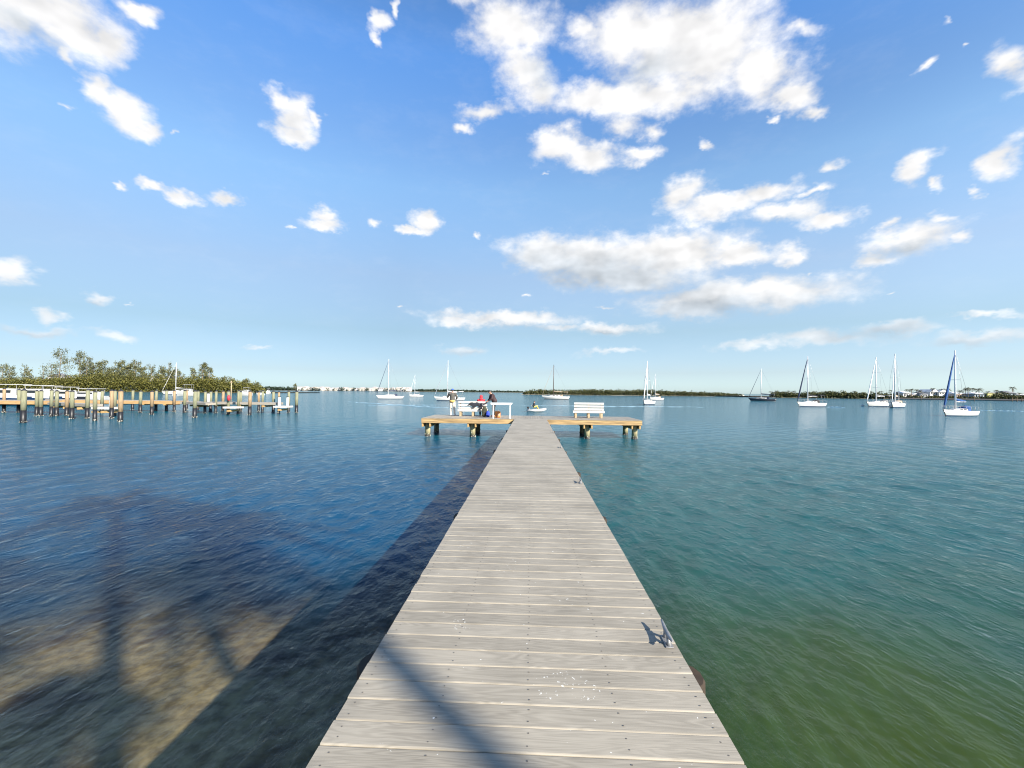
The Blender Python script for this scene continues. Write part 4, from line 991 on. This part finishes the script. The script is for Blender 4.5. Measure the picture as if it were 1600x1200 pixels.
# ------------------------------------------------------------------ shores
def interp(prof, x): return float(np.interp(x, [p[0] for p in prof], [p[1] for p in prof]))
LV_m = leafmat('mangrove_leaves', (.06, .068, .012), (.23, .21, .045))
LV_i = leafmat('island_leaves', (.03, .04, .012), (.13, .13, .04))
LV_p = leafmat('pine_needles', (.06, .075, .03), (.22, .21, .08))
LV_f = leafmat('far_leaves', (.03, .055, .035), (.06, .085, .05))
LV_pl = leafmat('palm_fronds', (.03, .04, .012), (.14, .12, .04), .2)
BARK = pm('bark', (.20, .15, .10), .9, .3, 4)
def belt(name, lab, prof, d_of, n, size, mat, thick=14, kind='stuff', cat='trees'):
    """mass of foliage clumps along a shore; prof: (px, top_py)"""
    C = []; xs = [p[0] for p in prof]
    for i in range(n):
        px_ = rng.uniform(xs[0], xs[-1]); d = d_of(px_)+abs(rng.normal(0, thick*.5)); top = zat(px_, interp(prof, px_), d).z
        h = top*rng.uniform(.55, 1.05)*(1+.10*rng.normal()); h = max(h, size)
        c = zat(px_, hy(px_), d); r = h*rng.uniform(.28, .5)
        k = int(12+10*r/size)
        u = rng.normal(size=(k, 3)); u /= np.linalg.norm(u, axis=1)[:, None]; rr = r*rng.uniform(.55, 1.05, (k, 1))
        P_ = u*rr*np.array([1.25, 1.0, .8])+np.array([c.x, c.y, h-r*.8]); C.append(P_)
        k2 = k//2; P2 = np.stack([c.x+rng.normal(0, r, k2), c.y+rng.normal(0, r*.6, k2), rng.uniform(.1, max(.3, h-r), k2)], 1); C.append(P2)
    C = np.concatenate(C); C = C[C[:, 2] > .12]
    V_, F_ = leaves(C, size); o = npmesh(name, V_, F_, mat); tag(o, lab, cat, None, kind); return o
dL = lambda x_: 300-.02*x_
belt('mangrove_thicket', 'olive green mangrove thicket along the left shore', [(-160, 588), (0, 589), (40, 591), (80, 588), (130, 583), (170, 581), (230, 586), (270, 590), (300, 587), (340, 589), (375, 594), (400, 598), (412, 606)], dL, 1500, .95, LV_m, 18)
belt('mangrove_thicket', 'dark green mangrove covering the low island in the middle', [(819, 613), (824, 609), (850, 608), (880, 609), (930, 608), (960, 609), (1010, 609), (1040, 610), (1080, 612), (1120, 613), (1160, 616)], lambda x_: 419, 900, 1.1, LV_i, 20)
belt('treeline', 'thin dark strip of far trees left of the end platform', [(405, 604), (430, 604), (462, 605), (480, 608), (640, 608), (700, 608.5), (760, 610), (817, 611)], lambda x_: 1300, 900, 4.0, LV_f, 40)
belt('shore_shrubs', 'dark green shrubs lining the shore at the right', [(1204, 616), (1212, 612), (1260, 612), (1290, 611), (1350, 613), (1365, 614), (1390, 614), (1402, 616), (1412, 618.5), (1480, 618.5), (1490, 619), (1520, 619.5), (1552, 620), (1557, 614), (1568, 611), (1574, 617), (1590, 618), (1640, 617), (1760, 612)], lambda x_: 327-.18*(x_-1200), 900, 1.1, LV_i, 14)
# land under the shores
def land(name, pts, d_of, w, h, mat):
    m = MB(); secs = []
    for px_ in pts:
        d = d_of(px_); c = zat(px_, hy(px_), d); secs.append([(c.x, c.y-3, -.5), (c.x, c.y-1, h*.4), (c.x, c.y+4, h), (c.x, c.y+w, h), (c.x, c.y+w+4, -.5)])
    m.loft(secs, capends=False); return tag(m.build(name, mat), kind='structure')
SANDM = pm('shore_sand', (.42, .36, .25), .95, .25, .3); MUD = pm('shore_mud', (.12, .11, .07), .95, .3, .3)
land('left_shore', list(range(-260, 420, 20)), dL, 90, .5, MUD); land('island_ground', list(range(815, 1170, 15)), lambda x_: 420, 50, .25, SANDM)
land('far_shore', list(range(380, 825, 20)), lambda x_: 1290, 200, 1, MUD); land('right_shore', list(range(1200, 1900, 25)), lambda x_: 328-.18*(x_-1200), 120, .8, MUD)

def rough_tree(lab, px_, topy, d, spread, kind='pine', dens=1.0, group='feathery pines on the left shore', lean=0.0, name='pine_tree'):
    top = zat(px_, topy, d); h = top.z; t = empty(name, (top.x-lean*h, d, 0), 0, lab, 'tree', group)
    m = MB(); m.tube([(0, 0, -.2), (lean*h*.3, 0, h*.4), (lean*h, 0, h*.93)], [.012*h+.10, .009*h+.06, .03], 6); C = []
    nb = int(22*dens)+5
    for i in range(nb):
        u = .30+.68*(i/nb)**.9; a = rng.uniform(0, 2*PI); ln = spread*(.82-.55*u)*rng.uniform(.5, 1.15); z0 = h*u
        b0 = Vector((lean*h*u, 0, z0)); b1 = b0+Vector((math.cos(a)*ln, math.sin(a)*ln, ln*rng.uniform(.25, .75)))
        m.tube([b0, b0.lerp(b1, .5)+Vector((0, 0, .1*ln)), b1], [.09, .06, .03], 4, cap=False)
        for k in range(int(3*dens)+1):
            w_ = rng.uniform(.45, 1.1); c = b0.lerp(b1, w_); n_ = int(9*dens)+2
            C.append(np.array([c.x, c.y, c.z])+rng.normal(size=(n_, 3))*np.array([.6, .6, .75])*(.10*spread+.25))
    m.build('trunk', BARK, t); V_, F_ = leaves(np.concatenate(C), 1.0, .42, 1.3); npmesh('crown', V_, F_, LV_p, t); return t
PT = [(4,570,9,.9),(16,575,8,.8),(38,569,5,.5),(45,578,7,.8),(68,568,6,.45),(96,547,12,1.0),(80,563,6,.35),(125,550,10,1.0),(137,554,9,.9),(146,566,9,1.2),(160,562,8,1.2),(176,573,9,1.2),(189,562,9,1.2),(201,568,8,1.0),(210,562,9,1.1),
      (224,571,8,1.0),(237,569,6,.8),(252,571,8,1.0),(264,563,5,.6),(270,575,8,1.0),(282,578,7,.8),(303,576,6,.8),(317,568,7,1.0),(327,574,6,.8),(350,590,6,.8),(362,592,6,.8),(384,593,5,.8),(402,598,3,.6),(461,600,5,1.0)]
for i, (a_, b_, s_, dn) in enumerate(PT):
    spl = {5: 'tallest sparse feathery pine on the left shore, with wide open branches', 7: 'second tallest feathery pine, just right of the tallest one on the left shore', 27: 'tiny tree at the right tip of the left mangrove shore', 28: 'dark round tree standing up on the far shore left of the white condominiums'}
    if i not in (5, 7) and a_ > 60 and a_ < 300: b_ += 3
    rough_tree(spl.get(i, '%s feathery pine counted from the left along the left shore' % ORD[i]), a_, b_, dL(a_)+6 if i != 28 else 900, s_*(1 if i != 28 else 1.5), dens=dn, lean=rng.uniform(-.06, .06))
# palms
def palm_proto(h, seed, nf=16, fl=2.3, mat=LV_pl, w=.5, tr_=.16, lean=None):
    r_ = random.Random(seed); t = empty('palm_tree', (0, 0, 0)); m = MB(); lx = r_.uniform(-.07, .07)*h if lean is None else lean
    m.tube([(0, 0, -.3), (lx*.3, 0, h*.5), (lx, 0, h)], [tr_*1.2, tr_, tr_*.8], 8); m.build('trunk', BARK, t)
    m = MB()
    for i in range(nf):
        a = 2*PI*i/nf+r_.uniform(-.2, .2); el_ = r_.uniform(-.35, 1.15); l = fl*r_.uniform(.8, 1.1); ns = 6; pts = []
        for k in range(ns+1):
            u = k/ns; rr = l*u*math.cos(el_)*(1-.12*u); z = l*u*math.sin(el_)-l*.55*u*u; pts.append(Vector((lx+math.cos(a)*rr, math.sin(a)*rr, h+z)))
        sd = Vector((-math.sin(a), math.cos(a), 0))
        for k in range(ns):
            wa = w*math.sin(PI*(.12+.85*k/ns)); 
            for s in (-1, 1):
                for q_ in range(3):
                    p0 = pts[k].lerp(pts[k+1], q_/3); p1 = pts[k].lerp(pts[k+1], (q_+.62)/3); tip = p0.lerp(p1, .8)+sd*s*wa+Vector((0, 0, -wa*.45))+(pts[k+1]-pts[k])*.35
                    m.add([p0, p1, tip], [(0, 1, 2)])
        m.tube(pts, [.025]*ns+[.008], 4, cap=False)
    m.build('crown', mat, t); return t
pr = [palm_proto(1.0*hh, 20+k, 18, 3.0, LV_pl, .75) for k, hh in enumerate((6.5, 7.5, 5.5))]
PP = [(1205,611,0),(1213,610,1),(1224,611,2),(1232,610,1),(1240,610,0),(1272,611,2),(1290,611,0),(1303,612,1),(1318,611,2),(1335,610.5,1),(1361,611,0),(1377,611,1),(1392,609,1),(1402,612,0),
      (1417,608,1),(1424,607,0),(1432,608,1),(1438,609,2),(1451,609,0),(1458,606,1),(1467,608,2),(1475,607,0),(1482,607,1),(1499,609,2),(1508,607,1),(1513,605,0),(1520,606,1),(1530,606,2),(1545,611,0),(1557,609,1),(1566,611,2),(1581,604,1),(1592,613,0)]
first = [True]*3
for i, (a_, b_, k_) in enumerate(PP):
    d = 330-.18*(a_-1200)+rng.uniform(2, 12)
    if first[k_]: o = pr[k_]; first[k_] = False
    else: o = copy_tree(pr[k_])
    q = zat(a_, b_, d); sc = max(.35, (q.z-1)/((6.5, 7.5, 5.5)[k_]+.8)); o.location = (q.x, d, .8); o.scale = (max(sc, .8),)*2+(sc,); o.rotation_euler.z = rng.uniform(0, 6)
    tag(o, '%s palm counted from the left along the right-hand shore' % ORD[i], 'palm', 'palms along the right-hand shore')
# houses
def house(lab, xl, xr, yt, d, wallm, roofm, roof='hip', base=.9, group='houses on the right-hand shore', dz=.0, nw=4, storeys=1, name='house', thick=9):
    a = zat(xl, hy(xl), d).x; b = zat(xr, hy(xr), d).x; w_ = b-a; h = zat((xl+xr)/2, yt, d).z-base
    t = empty(name, ((a+b)/2, d, base), 0, lab, 'house', group); hw_ = h*(.72 if roof != 'flat' else .94)
    m = MB(); m.box((0, thick/2, hw_/2), (w_*.94, thick, hw_)); m.build('wall', wallm, t)
    m = MB()
    e = w_/2; rh = h-hw_; tk = thick+1
    if roof == 'hip': m.add([(-e, -.6, hw_), (e, -.6, hw_), (e, tk, hw_), (-e, tk, hw_), (-e*.45, thick/2, h), (e*.45, thick/2, h)], [(0, 1, 5, 4), (1, 2, 5), (2, 3, 4, 5), (3, 0, 4), (3, 2, 1, 0)])
    elif roof == 'gable': m.add([(-e, -.6, hw_), (e, -.6, hw_), (e, tk, hw_), (-e, tk, hw_), (0, -.6, h), (0, tk, h)], [(0, 4, 5, 3), (4, 1, 2, 5), (0, 1, 4), (2, 3, 5), (3, 2, 1, 0)])
    else: m.box((0, thick/2, hw_+(h-hw_)/2), (w_, tk, h-hw_))
    m.build('roof', roofm, t)
    for s in range(storeys):
        for k in range(nw):
            x_ = -w_*.42+(k+.5)*w_*.84/nw; z_ = hw_*(s+.55)/storeys; hh = hw_/storeys*.42; ww = w_*.84/nw*.5
            f = MB(); f.box((x_, -.03, z_), (ww+.12, .08, hh+.12)); fo = f.build('window', M_white, t)
            f = MB(); f.box((x_, -.08, z_), (ww, .06, hh)); f.build('pane', GLS, fo)
    return t
Wp = pm('white_stucco', (.72, .70, .66), .8, .06, .5); Yw = pm('yellow_stucco', (.70, .66, .22), .8, .06, .5); Pk = pm('peach_stucco', (.68, .55, .46), .8, .06, .5); Gy = pm('grey_wall', (.40, .42, .44), .8, .08, .5)
Wr = pm('white_metal_roof', (.72, .72, .70), .5, .05, .5); Gr = pm('grey_shingle', (.22, .22, .23), .9, .15, .6); Tr = pm('terracotta_tiles', (.42, .20, .12), .85, .15, .6); Bw = pm('blue_grey_wall', (.32, .40, .45), .8)
HS = [('small white house among palms at the left tip of the right shore', 1216, 1226, 613, 336, Wp, Gr, 'gable'), ('second white house at the left end of the right shore, under palms', 1234, 1245, 613.5, 334, Wp, Wr, 'hip'),
      ('grey roofed house behind the close pair of sailboats', 1368, 1385, 616, 306, Wp, Gr, 'hip'), ('white house just right of the close pair of sailboats', 1411, 1424, 612, 296, Wp, Wr, 'hip'),
      ('peach house left of the boat with the blue furled sail', 1424.5, 1436, 615, 294, Pk, Wr, 'gable'), ('grey house with dark roof between palms', 1437, 1450, 613.5, 292, Gy, Gr, 'hip'),
      ('tall white house with steep gable among the palms', 1453, 1466, 609, 292, Wp, Wr, 'gable'), ('white gabled house directly behind the blue furled sail', 1467, 1480, 609.5, 290, Wp, Wr, 'gable'),
      ('peach house right of the nearest sailboat mast', 1491, 1507, 613, 284, Pk, Wr, 'hip'), ('white house with terracotta roof right of the nearest sailboat', 1509, 1521, 615, 282, Wp, Tr, 'hip'),
      ('yellow wall extension at the right end of the white roofed house', 1543, 1554, 614.4, 276, Yw, Wr, 'flat'), ('long low house with bright white roof beside the yellow wall', 1522, 1542.5, 613.6, 277, Bw, Wr, 'hip'),
      ('blue grey house near the right edge of the photo', 1573, 1589, 611.5, 272, Bw, Gr, 'hip'), ('white house at the right edge of the photo', 1590, 1606, 615.5, 270, Wp, Wr, 'hip')]
for (lb, a_, b_, c_, d_, wm_, rm_, rf) in HS: house(lb, a_, b_, c_-.8, d_-2, wm_, rm_, rf, nw=4 if b_-a_ > 14 else 3, storeys=2 if 'tall' in lb or 'gabled' in lb else 1)
house('white house with dark window half buried in the left mangroves', 233, 268, 586.5, 301, Wp, Wr, 'hip', base=4.0, group='houses on the left shore', nw=3)
house('grey roofed house half hidden behind the tallest pines at left', 73, 92, 583, 306, Wp, Gr, 'hip', base=5, group='houses on the left shore', nw=3)
sea = MB()
c1 = zat(1400, hy(1400), 290); c2 = zat(1640, hy(1640), 246); sea.tube([(c1.x, c1.y, .3), (c2.x, c2.y, .3)], .75, 4, smooth=False)
o = sea.build('seawall', pm('seawall_concrete', (.10, .095, .09), .9)); tag(o, 'dark seawall along the foot of the right-hand houses', 'wall')
# small dock far right
a_ = zat(1578, hy(1578), 225); b_ = zat(1625, hy(1625), 225)
t = empty('private_dock', ((a_.x+b_.x)/2, 225, 0), 0, 'dark private dock at the right edge before the far houses', 'dock'); w_ = b_.x-a_.x
m = MB(); m.bbox((0, 0, 1.2), (w_, 1.6, .2), .01); m.build('deck', M_dark, t)
for k in range(7): m = MB(); m.tube([(-w_/2+.3+k*(w_-.6)/6, -.7, -1), (-w_/2+.3+k*(w_-.6)/6, -.7, 2.0)], .15, 8); m.build('piling', M_dark, t)
# condominiums far away
cw = [pm('condo_white', (.74, .70, .66), .85, .05, .1), pm('condo_cream', (.66, .60, .52), .85, .05, .1)]
cx = 464; i = 0
while cx < 640:
    wd = rng.uniform(5, 10); hp = rng.uniform(603.2, 605.6) + (cx-464)*.006
    house('%s white condominium block counted from the left on the far shore' % ORD[i], cx, cx+wd, hp, 1270+rng.uniform(-5, 5), cw[i % 2], pm('condo_roof', (.45, .40, .37), .85), ('flat', 'hip', 'gable')[i % 3], base=1.0, group='condominiums on the far shore', nw=4, storeys=3, name='condominium', thick=25)
    cx += wd+rng.uniform(.3, 2.0); i += 1
belt('shore_palms', 'dark palms scattered in front of the far white condominiums', [(464, 605.5), (500, 604), (520, 603), (560, 606), (600, 605), (640, 606)], lambda x_: 1262, 36, 3.2, LV_f, 5)

# boat wakes: low ridges in a paler blue than the sea
def wake(x0, y0, x1, y1, w, h):
    a = at(x0, y0, 0); b = at(x1, y1, 0); n = 160; secs = []
    nrm = Vector((-(b-a).y, (b-a).x, 0)).normalized()
    for i in range(n+1):
        u = i/n; c = a.lerp(b, u)+nrm*(.35*math.sin(u*23)+.3*math.sin(u*57+1)); f = math.sin(PI*u)**.5*(.65+.35*math.sin(u*91)*math.sin(u*37+1)); secs.append([c-nrm*w, c-nrm*w*.35+Vector((0, 0, h*f*.9)), c+Vector((0, 0, h*f)), c+nrm*w*.5+Vector((0, 0, h*f*.3)), c+nrm*w])
    secs = [[Vector((p.x, p.y, p.z-.012)) for p in q] for q in secs]
    m = MB(); m.loft(secs, capends=False); o = m.build('boat_wake', pm('wake_water', (.42, .58, .64), .25, .2, .8)); tag(o, kind='structure'); return o
wake(540, 627.5, 718, 638.5, .28, .09); wake(800, 633.2, 1110, 636.2, .22, .07); wake(560, 633.4, 700, 632.6, .2, .06); wake(1294, 636.2, 1318, 636.4, .35, .16); wake(1525, 641, 1620, 643, .2, .08); wake(410, 612.5, 640, 612.0, 1.0, .2)

# ------------------------------------------------------------------ land behind the camera, with the palms whose shadows fall in the water
m = MB(); m.add([(-120, -160, 1.0), (160, -160, 1.0), (160, -5.5, 1.0), (-120, -5.5, 1.0), (-120, -5.5, -1.5), (160, -5.5, -1.5)], [(0, 1, 2, 3), (3, 2, 5, 4)])
tag(m.build('ground', pm('sandy_lawn', (.20, .19, .10), .95, .3, 1.5)), kind='structure')
def tall_palm(lab, sx_, sy_, h, dist, seed, fl, nf, tr_):
    """palm whose crown shadow lands on the water at (sx_, sy_)"""
    t = palm_proto(h, seed, nf, fl, LV_pl, .55, tr_, 0.0); Ln = (h+1)/math.tan(SUN_EL)
    t.location = (sx_+sdir.x*Ln, sy_+sdir.y*Ln, 1.0); tag(t, lab, 'palm', 'palms behind the pier'); return t
PB = [(-6.3, 8.1, 12.5, 1, 2.2, 30), (-3.9, 3.3, 12, 2, 1.2, 26), (-7.6, 4.6, 13.5, 3, 2.3, 20), (-10.6, 6.6, 14, 4, 2.3, 20), (-5.7, 2.5, 12.5, 6, 2.2, 22), (-9.3, 9.4, 14, 5, 2.0, 14)]
lb = ['palm behind the camera whose trunk shades the pier boards', 'palm behind the camera casting the dark round shade at lower left']+['%s palm of the grove standing on land behind the camera' % ORD[k] for k in range(2, 10)]
for k, (a_, b_, h_, sd_, fl_, nf_) in enumerate(PB): tall_palm(lb[k], a_, b_, h_, 25, sd_, fl_, nf_+8, .10 if k == 0 else .17)
